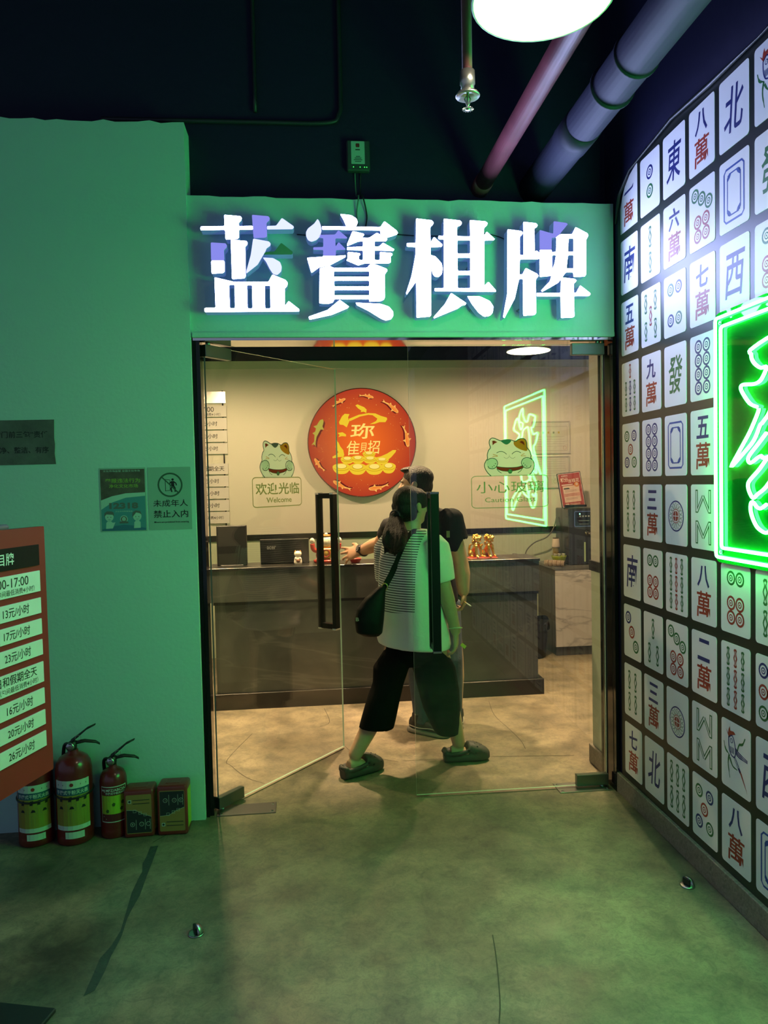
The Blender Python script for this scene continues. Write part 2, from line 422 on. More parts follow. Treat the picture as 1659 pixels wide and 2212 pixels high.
for ln in ([(545,1585),(492,1640),(500,1655),(533,1680),(572,1693)], [(1056,1515),(1068,1545),(1100,1575),(1125,1600),(1135,1618)],
           [(870,1644),(905,1642),(1060,1635),(1240,1632)], [(745,1612),(770,1628),(860,1646)], [(1064,2020),(1072,2070),(1080,2160),(1078,2212)],
           [(443,1768),(420,1772),(330,1820)], [(700,1530),(712,1560),(690,1570)]):
    q = Flat(); q.stroke([(p.x, p.y) for p in (atZ(*c) for c in ln)], 0.004, M_HAIR, smooth=4); q.build('hairline_crack', floor, Matrix.Translation((0, 0, 0.0010)))

# ceiling and walls
struct('ceiling', MB().span((-5, -4, 3.9), (4.5, 3.7, 4.0), M_BLACKWALL), 'black painted corridor ceiling')
def ragged(x0, x1, z, amp, n):
    return [(x0+(x1-x0)*i/n, z+random.uniform(-amp, amp)) for i in range(n+1)]
def wall_outline(name, x0, x1, z0, top, y0, y1, label):
    pts = [(x0, z0), (x1, z0)] + [(x, z) for x, z in reversed(top)]
    me = prism(pts, [], 0, y1-y0, M_PLASTER, M_PLASTER, name=name)
    o = link(name, me, None, frame((0, y1, 0), FACADE)); o['kind'] = 'structure'; o['label'] = label; return o
wall_outline('wall_front_left', -5, -0.512, 0, ragged(-5, -0.512, 3.186, 0.007, 90), 3.462, 3.61, 'tall green plaster wall to the left of the entrance')
wall_outline('wall_front_header', -0.512, 1.494, 2.236, ragged(-0.512, 1.494, 2.868, 0.004, 40), YF, 3.61, 'green plaster lintel above the glass doors behind the lit characters')
struct('wall_upper', MB().span((-5, 3.6, 2.24), (4.5, 3.72, 3.9), M_BLACKWALL), 'black wall above the green shop front')
struct('wall_right', MB().span((1.503, -4, 0), (1.66, 3.64, 3.9), M_BLACKWALL), 'black right-hand wall behind the tile banner')
t = MB().span((-0.505, YF-0.012, 2.232), (1.49, YF+0.02, 2.252), M_PLASTER); struct('trim_1', t, 'thin green ledge under the lintel')
t = MB().span((-0.505, YF, 2.218), (1.49, 3.64, 2.232), M_MIRROR); struct('trim_2', t, 'polished steel soffit strip over the doors')
t = MB().span((-0.512, YF+0.005, 0), (-0.497, 3.63, 2.218), M_BLACK).span((-0.497, 3.50, 0), (-0.478, 3.59, 2.218), M_GLOSSBLACK).span((-0.497, 3.60, 0), (-0.486, 3.625, 2.218), M_STEEL)
struct('trim_3', t, 'black metal left jamb of the doorway')
t = MB().span((1.480, YF-0.01, 0), (1.4955, 3.64, 2.225), M_GLOSSBLACK).span((1.472, 3.588, 0), (1.480, 3.600, 2.218), M_STEEL).span((1.474, 3.60, 0), (1.482, 3.64, 2.218), M_GLOSSBLACK)
struct('trim_4', t, 'glossy black right jamb of the doorway')
# lobby shell: cream above a black rail, pale green dado below
ZR0, ZR1, YB = 1.055, 1.108, 6.75
def lobby_wall(name, a, b, label, top=2.66):
    mb = MB().span((a[0], a[1], 0), (b[0], b[1], ZR0), M_PALEGREEN).span((a[0], a[1], ZR0), (b[0], b[1], top), M_CREAM)
    return struct(name, mb, label)
lobby_wall('wall_back', (-2.6, YB, 0), (3.6, YB+0.12, 0), 'cream lobby back wall over a pale green dado')
lobby_wall('wall_lobby_left', (-2.72, 3.72, 0), (-2.6, YB, 0), 'cream left wall of the lobby', 3.0)
lobby_wall('wall_lobby_right', (3.6, 3.72, 0), (3.72, YB, 0), 'cream right wall of the lobby', 3.0)
lobby_wall('wall_lobby_return_left', (-0.68, 3.64, 0), (-0.562, 3.90, 0), 'short cream wall end inside the left jamb', 3.0)
lobby_wall('wall_lobby_return_right', (1.515, 3.64, 0), (1.64, 3.862, 0), 'short cream wall end inside the right jamb', 3.0)
struct('trim_5', MB().span((-2.6, YB-0.016, ZR0), (3.6, YB, ZR1), M_STRIPE), 'black rail along the lobby back wall')
struct('trim_6', MB().span((-2.6, YB-0.012, 2.592), (3.6, YB, 2.66), M_PALEGREEN), 'pale green band along the top of the back wall')
struct('trim_7', MB().span((1.504, 3.64, ZR0), (1.515, 3.866, ZR1), M_STRIPE).span((-0.562, 3.64, ZR0), (-0.550, 3.905, ZR1), M_STRIPE), 'black rail on the short wall ends beside the doors')
struct('wall_lobby_upper', MB().span((-2.6, YB+0.01, 2.66), (3.6, YB+0.12, 3.05), M_BLACKWALL), 'black band above the lobby back wall')
struct('ceiling_lobby', MB().span((-2.72, 3.72, 3.0), (3.72, YB+0.12, 3.08), M_BLACKWALL), 'black lobby ceiling')
def base_board(name, a, b, h, label):
    return struct(name, MB().box(((a[0]+b[0])/2, (a[1]+b[1])/2, h/2), (abs(b[0]-a[0]), abs(b[1]-a[1]), h), M_WOODGREY, 0.003), label)
base_board('baseboard_right', (1.482, -4), (1.503, 3.50), 0.098, 'grey wood-grain baseboard under the tile banner')
base_board('baseboard_lobby', (1.497, 3.645), (1.515, 3.876), 0.10, 'grey wood-grain baseboard on the short wall inside the doorway')

# glass doors: local x from pivot to free edge, y through the pane, z up
def glass_door(name, pivot, ang, width, label):
    d = thing(name, (pivot[0], pivot[1], 0), label, None, kind='structure', rz=ang)
    H0, H1, T = 0.012, 2.208, 0.010
    mb = MB()
    x0, x1 = 0.006, width
    vs = [(x0, -T/2, H0), (x1, -T/2, H0), (x1, -T/2, H1), (x0, -T/2, H1), (x0, T/2, H0), (x1, T/2, H0), (x1, T/2, H1), (x0, T/2, H1)]
    front, back = (M_GLASS, M_GLASSBACK) if abs(ang) < 2 else (M_GLASSBACK, M_GLASS)
    mb.add(vs, [(0, 1, 2, 3)], front); mb.add(vs, [(5, 4, 7, 6)], back)
    mb.add(vs, [(1, 5, 6, 2), (4, 0, 3, 7), (3, 2, 6, 7), (4, 5, 1, 0)], M_GLASSEDGE)
    mb.build('pane', d)
    for z0, z1 in ((0.010, 0.066), (2.156, 2.212)):
        q = MB().box((0.082, 0, (z0+z1)/2), (0.164, 0.032, z1-z0), mat('patch_fitting_metal', (0.17, 0.21, 0.18), 0.3, 0.9), 0.002)
        q.tube([(0.03, 0, 0.0 if z0 < 1 else z1), (0.03, 0, z0 if z0 < 1 else z1+0.008)], 0.012, M_STEEL, 10); q.build('patch_fitting', d)
    hx = width-0.108
    hd = MB()
    for sy in (-0.052, 0.052): hd.box((hx, sy, 1.112), (0.040, 0.024, 0.775), M_BLACK, 0.002)
    for z in (0.742, 1.484): hd.box((hx, 0, z), (0.034, 0.104, 0.030), M_BLACK, 0.002)
    hd = hd.build('pull_handle', d)
    for z in (0.728, 1.496):
        for sy in (-0.052, 0.052): MB().box((hx, sy, z), (0.0415, 0.0255, 0.010), M_CHROME, 0.001).build('end_cap', hd)
    return d
AJAR = 0.009       # the closed leaf rests a little inward
A_LEFT = math.atan2(4.295-3.545, 0.172+0.468)
door_1 = glass_door('door_1', (-0.468, 3.545), A_LEFT, 0.985, 'left frameless glass door swung open into the lobby')
door_2 = glass_door('door_2', (1.466, 3.548), PI-AJAR, 0.972, 'right frameless glass door standing closed')
def spring_plate(x0, x1, y0, y1, label):
    t = thing('floor_spring_plate', ((x0+x1)/2, (y0+y1)/2, 0), label, 'floor plate', 'floor spring covers')
    w, d = x1-x0, y1-y0
    MB().box((0, 0, 0.002), (w, d, 0.004), M_STEEL, 0.001).build('cover', t)
    for i in (-1, 1):
        for j in (-1, 1): MB().lathe([(0.007, 0.004), (0.007, 0.0052), (0.002, 0.0052)], M_CHROME, 10, (i*(w/2-0.018), j*(d/2-0.018), 0)).build('screw', t)
spring_plate(-0.465, -0.19, 3.484, 3.60, 'steel floor spring cover under the open left door')
spring_plate(1.20, 1.466, 3.49, 3.605, 'steel floor spring cover under the closed right door')
# ================================================================== lit characters over the doors
M_LETTER = emitter('letter_face_lit', LETTER_WHITE, LETTER_POWER)
M_LETTER_DIM = emitter('letter_face_failing', (0.30, 0.31, 1.0), 0.85)
M_LETTER_HALF = emitter('letter_face_half_lit', (0.55, 0.60, 1.0), 1.5)
M_LETTER_OFF = mat('letter_face_dead', (0.16, 0.36, 0.27), 0.35)
M_LETTER_SIDE = mat('letter_side_acrylic', (0.30, 0.36, 0.48), 0.35, emit=(0.16, 0.30, 0.85), power=0.22)
A5 = lambda p: (400+p[0]/3.318, 400+p[1]/3.318)
A6 = lambda p: (850+p[0]/3.318, 400+p[1]/3.318)
LIT, DIM, HALF, OFF = M_LETTER, M_LETTER_DIM, M_LETTER_HALF, M_LETTER_OFF
GLYPHS = [
 ('first lit character from the left, with a grass head and dish base', A5, [
  (LIT, [(110,296),(283,293),(279,212),(395,222),(406,235),(402,252),(383,272),(385,294),(485,292),(487,318),(385,320),(385,378),(372,387),(290,390),(286,320),(110,323)], []),
  (DIM, [(478,212),(596,222),(607,236),(603,254),(583,270),(587,368),(572,377),(490,380)], []),
  (HALF, [(586,292),(652,290),(693,234),(775,292),(780,302),(770,316),(586,318)], []),
  (DIM, [(183,410),(290,417),(300,432),(296,448),(278,466),(281,540),(186,540)], []),
  (LIT, [(186,541),(281,541),(283,620),(270,630),(190,635)], []),
  (LIT, [(327,391),(440,400),(448,415),(443,430),(430,440),(434,655),(424,668),(336,674)], []),
  (HALF, [(487,382),(600,403),(613,418),(610,435),(582,455),(578,470),(520,570),(440,633),(437,620),(470,500)], []),
  (OFF, [(560,498),(578,478),(640,476),(688,412),(770,476),(770,490),(765,497)], []),
  (HALF, [(555,518),(630,522),(680,550),(693,585),(688,620),(660,645),(630,638),(605,600),(580,550)], []),
  (LIT, [(210,660),(330,688),(345,692),(598,692),(625,640),(720,680),(735,700),(730,725),(713,740),(715,865),(742,830),(818,890),(818,905),(140,910),(138,880),(218,878)],
   [[(314,715),(355,715),(357,882),(320,882)], [(443,717),(480,717),(483,884),(447,884)], [(570,720),(610,720),(612,884),(573,884)]])]),
 ('second lit character, densest of the four, with a roof stroke above stacked bars', A5, [
  (HALF, [(948,242),(960,255),(973,290),(978,330),(965,370),(940,395),(905,407),(880,395),(866,365),(866,335),(880,310),(925,275)], []),
  (LIT, [(1110,206),(1190,215),(1228,240),(1238,265),(1228,290),(1215,297),(1155,297),(1135,250)], []),
  (LIT, [(980,294),(1400,300),(1428,258),(1515,325),(1525,342),(1515,355),(1455,375),(1432,376),(1400,352),(1398,325),(980,318)], []),
  (DIM, [(960,355),(1075,353),(1098,322),(1162,375),(1158,383),(1076,382),(1078,440),(1100,407),(1148,455),(1148,463),(1080,466),(1080,505),(988,505),(990,465),(918,463),(918,445),(990,443),(990,380),(960,378)], []),
  (LIT, [(873,520),(985,513),(988,507),(1080,507),(1150,502),(1150,515),(1035,576),(960,590),(905,630)], []),
  (LIT, [(1200,328),(1280,348),(1283,358),(1265,376),(1320,377),(1375,340),(1450,385),(1440,402),(1357,402),(1357,440),(1390,440),(1418,412),(1500,460),(1490,472),(1357,468),(1357,535),(1395,537),(1395,478),(1480,486),(1487,498),(1472,512),(1474,552),(1462,560),(1400,562),(1290,560),(1240,576),(1155,540),(1165,525),(1165,478),(1250,487),(1257,498),(1243,510),(1247,535),(1275,537),(1275,468),(1160,465),(1160,445),(1275,440),(1275,402),(1240,404),(1162,437),(1160,425)], []),
  (LIT, [(964,596),(1040,580),(1060,592),(1305,592),(1325,566),(1365,568),(1445,600),(1450,612),(1430,640),(1432,800),(1425,820),(1400,832),(1320,835),(1318,818),(1068,818),(1060,840),(1030,850),(962,848)],
   [[(1065,618),(1320,618),(1320,656),(1065,656)], [(1067,685),(1320,685),(1320,725),(1068,725)], [(1068,752),(1320,752),(1320,790),(1068,790)]]),
  (LIT, [(1108,822),(1175,870),(1165,882),(1050,930),(890,965),(885,942),(1020,895)], []),
  (LIT, [(1222,842),(1400,850),(1460,870),(1490,905),(1492,935),(1475,962),(1435,970),(1400,955),(1320,905),(1230,860)], [])]),
 ('third lit character, with a tree radical and a ladder-like right half', A6, [
  (LIT, [(162,238),(275,252),(288,268),(283,282),(263,300),(265,412),(290,370),(350,425),(350,435),(340,443),(265,445),(265,500),(300,510),(345,560),(353,600),(345,640),(320,660),(295,655),(280,635),(272,600),(268,560),(270,930),(262,942),(165,950),(163,690),(95,785),(90,775),(130,650),(158,500),(160,445),(95,440),(95,416),(160,414)], []),
  (LIT, [(360,240),(478,253),(490,266),(485,285),(455,300),(455,365),(550,368),(547,250),(660,260),(675,272),(668,290),(648,308),(648,365),(668,332),(725,385),(718,395),(650,397),(650,722),(680,692),(733,752),(733,765),(295,760),(295,738),(362,738),(362,390),(322,387),(322,362),(360,364)],
   [[(457,395),(550,395),(550,490),(457,490)], [(458,520),(550,520),(550,615),(460,615)], [(460,643),(550,643),(550,738),(460,738)]]),
  (LIT, [(413,772),(522,845),(515,858),(490,862),(460,885),(290,955),(288,945),(370,850)], []),
  (LIT, [(528,795),(620,797),(690,830),(717,870),(710,915),(690,937),(650,943),(610,915),(560,850)], [])]),
 ('fourth lit character, rightmost on the lintel beside the tile banner', A6, [
  (LIT, [(817,316),(915,328),(928,340),(922,355),(905,370),(905,500),(932,502),(930,263),(1020,272),(1033,285),(1028,300),(1010,310),(1012,480),(1025,468),(1044,482),(1044,530),(905,533),(903,640),(925,640),(947,593),(1030,635),(1040,650),(1020,675),(1022,915),(1012,930),(930,937),(928,672),(900,672),(870,810),(795,953),(785,945),(815,780)], []),
  (DIM, [(1047,320),(1145,348),(1147,258),(1240,270),(1250,280),(1192,350),(1160,376),(1134,378),(1134,462),(1047,462)], []),
  (LIT, [(1047,464),(1134,464),(1134,480),(1165,478),(1168,378),(1162,377),(1194,352),(1280,352),(1305,300),(1390,345),(1397,360),(1380,392),(1380,640),(1370,655),(1290,658),(1288,625),(1235,625),(1180,700),(1065,765),(1058,755),(1120,690),(1142,622),(1134,650),(1047,658)],
   [[(1137,502),(1165,502),(1155,560),(1143,592),(1137,595)], [(1255,382),(1290,382),(1290,478),(1250,478)], [(1250,502),(1290,502),(1290,598),(1240,597)]]),
  (LIT, [(1200,660),(1300,672),(1312,682),(1305,695),(1292,705),(1293,772),(1310,770),(1338,717),(1412,775),(1408,788),(1395,795),(1293,795),(1297,940),(1285,948),(1200,952),(1198,797),(1026,797),(1026,772),(1198,772)], [])]),
]
YFACE, YBACK = 3.392, 3.452
for label, cv, parts in GLYPHS:
    pts = [atY(*cv(p), YFACE) for _, o, _ in parts for p in o]
    ox = min(p.x for p in pts); oz = min(p.z for p in pts)
    t = thing('sign_character', (ox, YF, oz), label, 'sign character', 'lit characters over the entrance')
    fm = frame((0, YBACK-YF, 0), FACADE)
    for m_, outer, holes in parts:
        loc = lambda ring: [(p.x, p.y) for p in cut([((q.x-ox), (q.z-oz)) for q in (atY(*cv(p), YFACE) for p in ring)])]
        link('stroke', prism(loc(outer), [loc(h) for h in holes], 0, YBACK-YFACE, m_, M_LETTER_SIDE, name='stroke'), t, fm)
        cx = sum(atY(*cv(p), YFACE).x for p in outer)/len(outer)-ox
        lo = min(atY(*cv(p), YFACE).z for p in outer)-oz; hi = max(atY(*cv(p), YFACE).z for p in outer)-oz
    # stand-off pegs to the wall
    xs = [p.x for p in pts]; zs = [p.z for p in pts]
    for fx, fz in ((0.22, 0.12), (0.75, 0.12), (0.3, 0.82), (0.72, 0.55)):
        px_, pz_ = (max(xs)-min(xs))*fx, (max(zs)-min(zs))*fz
        MB().tube([(px_, 0.004, pz_), (px_, YBACK-YF, pz_)], 0.004, M_STEEL, 8).build('peg', t)
def cable(name, pts, r, material, label, cat='cable', k=6, group=None):
    P = spline(pts, False, k); o = P[0].copy()
    mb = MB().tube([p-o for p in P], r, material, 8)
    q = mb.build(name, None, Matrix.Translation(o)); return tag(q, label, cat, group)
M_CABLE = mat('dark_cable', (0.02, 0.03, 0.03), 0.5)
M_CABLE2 = mat('green_grey_cable', (0.10, 0.22, 0.16), 0.5)
yc = YF-0.006
cable('sign_cable', [(0.262, 3.592, 3.03), (0.266, 3.59, 2.93), (0.268, 3.47, 2.874), (0.258, yc, 2.80), (0.262, yc, 2.74)], 0.0035, M_CABLE2, 'left of two thin wires dropping from the wall box to the second character')
cable('sign_cable', [(0.29, 3.592, 3.03), (0.285, 3.59, 2.93), (0.288, 3.47, 2.874), (0.305, yc, 2.79), (0.296, yc, 2.73)], 0.0035, M_CABLE, 'right of two thin wires dropping from the wall box to the second character')
cable('sign_cable', [(-0.02, yc, 2.70), (0.06, yc, 2.695), (0.16, yc, 2.70)], 0.0025, M_CABLE, 'thin wire linking the first and second lit characters')
cable('sign_cable', [(0.44, yc, 2.705), (0.55, yc, 2.70), (0.66, yc, 2.70)], 0.0025, M_CABLE, 'thin wire linking the second and third lit characters')
cable('sign_cable', [(0.86, yc, 2.715), (0.93, yc, 2.70), (1.0, yc, 2.67), (1.06, yc, 2.66)], 0.0025, M_CABLE, 'thin wire linking the third and fourth lit characters')

# ================================================================== tile banner on the right wall
M_VINYL = mat('black_vinyl', (0.012, 0.016, 0.015), 0.38, bump=(3, 0.05))
M_TILE = mat('printed_tile_white', (0.84, 0.85, 0.84), 0.42)
T_BLUE = mat('tile_blue_ink', (0.014, 0.022, 0.16), 0.45); T_RED = mat('tile_red_ink', (0.34, 0.035, 0.018), 0.45)
T_GREEN = mat('tile_green_ink', (0.016, 0.15, 0.035), 0.45); T_LBLUE = mat('tile_frame_blue_ink', (0.02, 0.07, 0.34), 0.45)
TW, TH, PX, PZ, TY0, TZ0 = 0.1805, 0.2485, 0.21032, 0.28435, 3.39993, 2.93885
_SYM = {}
def bamboo(F, cx, cy, h, c, wd=0.017):
    def shape(k):
        out = []
        for i in range(13):
            t = -1+2*i/12; ww = wd/2*(0.72+0.28*math.cos(t*PI*2)) if abs(t) < 0.93 else wd/2*0.45
            out.append((ww-k, t*(h/2-k)))
        return [(cx+x, cy+y) for x, y in out]+[(cx-x, cy+y) for x, y in reversed(out)]
    F.poly(shape(0), c); F.layer(); F.poly(shape(0.0066), M_TILE); F.layer(-1)
def dot(F, cx, cy, r, c):
    F.disc((cx, cy), r, c, 18); F.layer(); F.disc((cx, cy), r*0.70, M_TILE, 16); F.layer(); F.disc((cx, cy), r*0.46, c, 14)
    F.layer(); F.disc((cx, cy), r*0.30, M_TILE, 12); F.layer(); F.disc((cx, cy), r*0.14, c, 8); F.layer(-4)
def symbol(code):
    if code in _SYM: return _SYM[code]
    F = Flat(0.00025); w, h = TW, TH; B, R, G = T_BLUE, T_RED, T_GREEN
    X = lambda f: w*f
    Y = lambda f: h*f
    if code[0] == 'w' and code != 'white':
        F.text(code[1], X(0.26), Y(0.56), X(0.74), Y(0.90) if code[1] != '一' else Y(0.74), B, 0.022, shear=0.06) if code[1] != '一' else F.poly([(X(.22), Y(.66)), (X(.30), Y(.70)), (X(.70), Y(.715)), (X(.78), Y(.76)), (X(.76), Y(.69)), (X(.66), Y(.675)), (X(.32), Y(.655))], B)
        F.text('萬', X(0.22), Y(0.09), X(0.78), Y(0.50), R, 0.012, shear=0.05)
    elif code[0] == 'z':
        F.text(code[1], X(0.20), Y(0.20), X(0.82), Y(0.82), {'發': G}.get(code[1], B), 0.010, shear=0.10)
    elif code == 'white':
        for k, a in enumerate((0.0, 0.02)):
            x0, x1, y0, y1 = X(.17)+a, X(.83)-a, Y(.13)+a, Y(.87)-a; q = 0.012
            F.stroke([(x0+q, y0), (x1-q, y0), (x1, y0+q), (x1, y1-q), (x1-q, y1), (x0+q, y1), (x0, y1-q), (x0, y0+q)], 0.0075 if k == 0 else 0.005, T_LBLUE, closed=True)
        for sx, sy in ((0, 0), (1, 0), (0, 1), (1, 1)):
            cx = X(.17)+0.022 if sx == 0 else X(.83)-0.022; cy = Y(.13)+0.022 if sy == 0 else Y(.87)-0.022
            dx = 1 if sx == 0 else -1; dy = 1 if sy == 0 else -1
            F.poly([(cx, cy), (cx+dx*0.022, cy), (cx+dx*0.014, cy+dy*0.012), (cx, cy+dy*0.022)], T_LBLUE)
    elif code[0] == 'd':
        n = code[1:]; r = 0.0265
        L = {'2': [(.5, .68, B), (.5, .36, G)], '3': [(.27, .76, B), (.47, .50, R), (.70, .25, G)],
             '4': [(.32, .76, G), (.68, .76, B), (.32, .26, B), (.68, .26, G)],
             '5': [(.28, .76, G), (.70, .76, B), (.49, .51, R), (.28, .27, B), (.70, .27, G)],
             '6': [(.36, .80, G), (.66, .80, G), (.36, .44, R), (.66, .44, R), (.36, .23, R), (.66, .23, R)],
             '7': [(.24, .83, G), (.50, .73, G), (.77, .63, G), (.34, .41, R), (.66, .41, R), (.34, .20, R), (.66, .20, R)],
             '8': [(x, y, B) for x in (.34, .66) for y in (.19, .40, .61, .82)],
             '9': [(x, y, c) for y, c in ((.79, B), (.50, R), (.21, G)) for x in (.24, .5, .76)]}
        if n == '1':
            c = (X(.5), Y(.48)); F.disc(c, 0.064, B, 32); F.layer(); F.disc(c, 0.058, M_TILE, 32); F.layer()
            for k in range(16):
                t = 2*PI*k/16; q = (c[0]+0.043*math.cos(t), c[1]+0.043*math.sin(t))
                F.stroke([(q[0]+0.0075*math.cos(a)*1.5*math.cos(t)-0.0068*math.sin(a)*math.sin(t), q[1]+0.0075*math.cos(a)*1.5*math.sin(t)+0.0068*math.sin(a)*math.cos(t)) for a in [2*PI*i/10 for i in range(10)]], 0.0022, G, closed=True)
            F.disc(c, 0.030, R, 24); F.layer(); F.disc(c, 0.0265, M_TILE, 24); F.layer(); F.disc(c, 0.022, R, 24); F.layer()
            F.stroke([(c[0]-.022, c[1]), (c[0]+.022, c[1])], 0.003, M_TILE); F.stroke([(c[0], c[1]-.022), (c[0], c[1]+.022)], 0.003, M_TILE)
        else:
            if n in '23': r = 0.030
            for x, y, c in L[n]: dot(F, X(x), Y(y), r, c)
    elif code[0] == 'b' and code != 'bird':
        n = code[1:]
        L = {'2': [(.5, .72, G), (.5, .28, G)], '3': [(.5, .73, G), (.30, .28, G), (.72, .28, G)], '4': [(.30, .71, G), (.66, .71, G), (.30, .29, G), (.66, .29, G)],
             '5': [(.25, .74, G), (.74, .74, G), (.5, .50, R), (.25, .26, G), (.74, .26, G)], '6': [(x, y, G) for x in (.22, .5, .78) for y in (.72, .28)],
             '7': [(.5, .82, R)]+[(x, y, B if x == .5 else G) for x in (.25, .5, .75) for y in (.51, .21)], '9': [(x, y, R if x == .5 else G) for x in (.25, .5, .75) for y in (.80, .5, .20)]}
        if n == '8':
            for s_ in (1, -1):
                yy = lambda f: Y(.5+s_*f)
                for x in (.24, .76): F.stroke([(X(x), yy(.06)), (X(x), yy(.42))], 0.017, G); F.layer(); F.stroke([(X(x), yy(.08)), (X(x), yy(.40))], 0.007, M_TILE); F.layer(-1)
                for a, b in (((.26, .08), (.5, .32)), ((.5, .32), (.74, .08))):
                    F.stroke([(X(a[0]), yy(a[1])), (X(b[0]), yy(b[1]))], 0.016, G); F.layer(); F.stroke([(X(a[0]), yy(a[1])), (X(b[0]), yy(b[1]))], 0.006, M_TILE); F.layer(-1)
        else:
            hh = {'2': .36, '3': .36, '4': .36, '5': .34, '6': .38, '7': .26, '9': .27}[n]*h
            for x, y, c in L[n]: bamboo(F, X(x), Y(y), hh, c, 0.028 if n in '23456' else 0.023)
    elif code == 'bird':
        F.poly([(X(.16), Y(.86)), (X(.27), Y(.75)), (X(.32), Y(.79)), (X(.50), Y(.84)), (X(.44), Y(.87)), (X(.32), Y(.86)), (X(.30), Y(.92)), (X(.26), Y(.87)), (X(.24), Y(.81))], R)
        F.stroke([(X(.26), Y(.75)), (X(.27), Y(.62)), (X(.33), Y(.52)), (X(.45), Y(.50)), (X(.50), Y(.58)), (X(.46), Y(.72)), (X(.38), Y(.80)), (X(.28), Y(.76))], 0.005, B, True, 4)
        F.disc((X(.36), Y(.72)), 0.009, B, 12); F.layer(); F.disc((X(.36), Y(.72)), 0.006, M_TILE, 10); F.disc((X(.36), Y(.72)), 0.003, B, 8); F.layer(-1)
        for k in range(4): F.stroke([(X(.31+.04*k), Y(.63)), (X(.33+.035*k), Y(.54))], 0.0035, B)
        for k in range(3): F.stroke([(X(.50), Y(.64-.03*k)), (X(.62), Y(.60-.03*k)), (X(.90), Y(.56-.015*k))], [.006, .005, .003], B, smooth=4)
        F.stroke([(X(.46), Y(.50)), (X(.60), Y(.38)), (X(.66), Y(.33))], 0.011, B); F.layer(); F.stroke([(X(.47), Y(.49)), (X(.60), Y(.38))], 0.004, M_TILE); F.layer(-1)
        F.poly([(X(.60), Y(.37)), (X(.70), Y(.33)), (X(.90), Y(.08))], R)
        F.stroke([(X(.09), Y(.66)), (X(.15), Y(.55)), (X(.28), Y(.50))], [.004, .008, .004], G, smooth=5); F.stroke([(X(.28), Y(.50)), (X(.24), Y(.36)), (X(.30), Y(.16))], [.009, .006, .003], G, smooth=5)
        F.stroke([(X(.30), Y(.46)), (X(.40), Y(.36)), (X(.56), Y(.34))], [.008, .006, .004], G, smooth=5); F.stroke([(X(.56), Y(.62)), (X(.62), Y(.72)), (X(.74), Y(.76)), (X(.82), Y(.86))], [.006, .009, .005], G, smooth=5)
    o = F.build('tile_symbol'); me = o.data; bpy.data.objects.remove(o); _SYM[code] = me; return me
GRID = [
 ['w一', 'd2', 'z東', 'w八', 'z北', 'bird'], ['z南', 'b2', 'w六', 'd7', 'white', 'z發'], ['w五', 'b5', 'd4', 'w七', 'z西', 'd6'],
 ['b7', 'w九', 'z發', 'd8', 'b4', 'w二'], ['d5', 'd8', 'white', 'w五', 'd3', 'b6'], ['b4', 'w三', 'd1', 'b8', 'z東', 'd4'],
 ['z南', 'd6', 'b9', 'w八', 'd6', 'b4'], ['d3', 'b3', 'd7', 'w二', 'b9', 'd9'], ['b4', 'w三', 'd1', 'b8', 'bird', 'z西'], ['w七', 'z北', 'b6', 'd5', 'w八', 'white']]
ban = thing('tile_banner', (XR, 3.44, 0.099), 'black vinyl banner printed with rows of white mahjong tiles', 'banner')
bm_ = frame((0, 0, 0), SIDE)
BW, BH = 4.6, 2.872
out = [(0, 0), (BW, 0), (BW, BH)] + [(BW-(BW-0.55)*i/14, BH+0.008*math.sin(i*1.9)+0.004*math.sin(i*5.1)) for i in range(15)] + [(0.16, BH-0.03), (0.05, BH-0.10), (0.008, BH-0.22)]
link('sheet', prism(out, [], -0.0045, -0.0005, M_VINYL, M_VINYL, name='sheet'), ban, bm_)
fold = [Vector((x, y+0.001, 0.010)) for x, y in out[2:]]
MB().tube(fold, [0.007+0.003*math.sin(i*2.3) for i in range(len(fold))], M_VINYL, 8).build('rolled_hem', ban, bm_)
tile_me = prism(rrect_pts(0, 0, TW, TH, 0.0125, 4), [], -0.0005, 0.0008, M_TILE, M_TILE, name='tile')
edge_out, edge_in = rrect_pts(0, 0, TW, TH, 0.0125, 4), None
for r in range(10):
    for c in range(16):
        if c < 6: code = GRID[r][c]
        else: code = GRID[(r*3+c) % 10][(c*2+r) % 6]
        # the tile's place on the banner, measured from the banner's far lower corner
        lx = (3.44-(TY0-c*PX)); ly = (TZ0-r*PZ-TH)-0.099
        if r == 0 and c == 0: pass
        if r == 0 and c == 0:
            tm = prism([(0, 0), (TW, 0), (TW, TH+0.01), (TW-.02, TH+0.008), (0.10, TH-0.012), (0.05, TH-0.045), (0.02, TH-0.085), (0, TH-0.13)], [], -0.0005, 0.0008, M_TILE, M_TILE, name='tile')
        else: tm = tile_me
        t_ = link('tile', tm, ban, bm_ @ Matrix.Translation((lx, ly, 0)))
        link('tile_symbol', symbol(code), t_, Matrix.Translation((0, 0, 0.0012)))

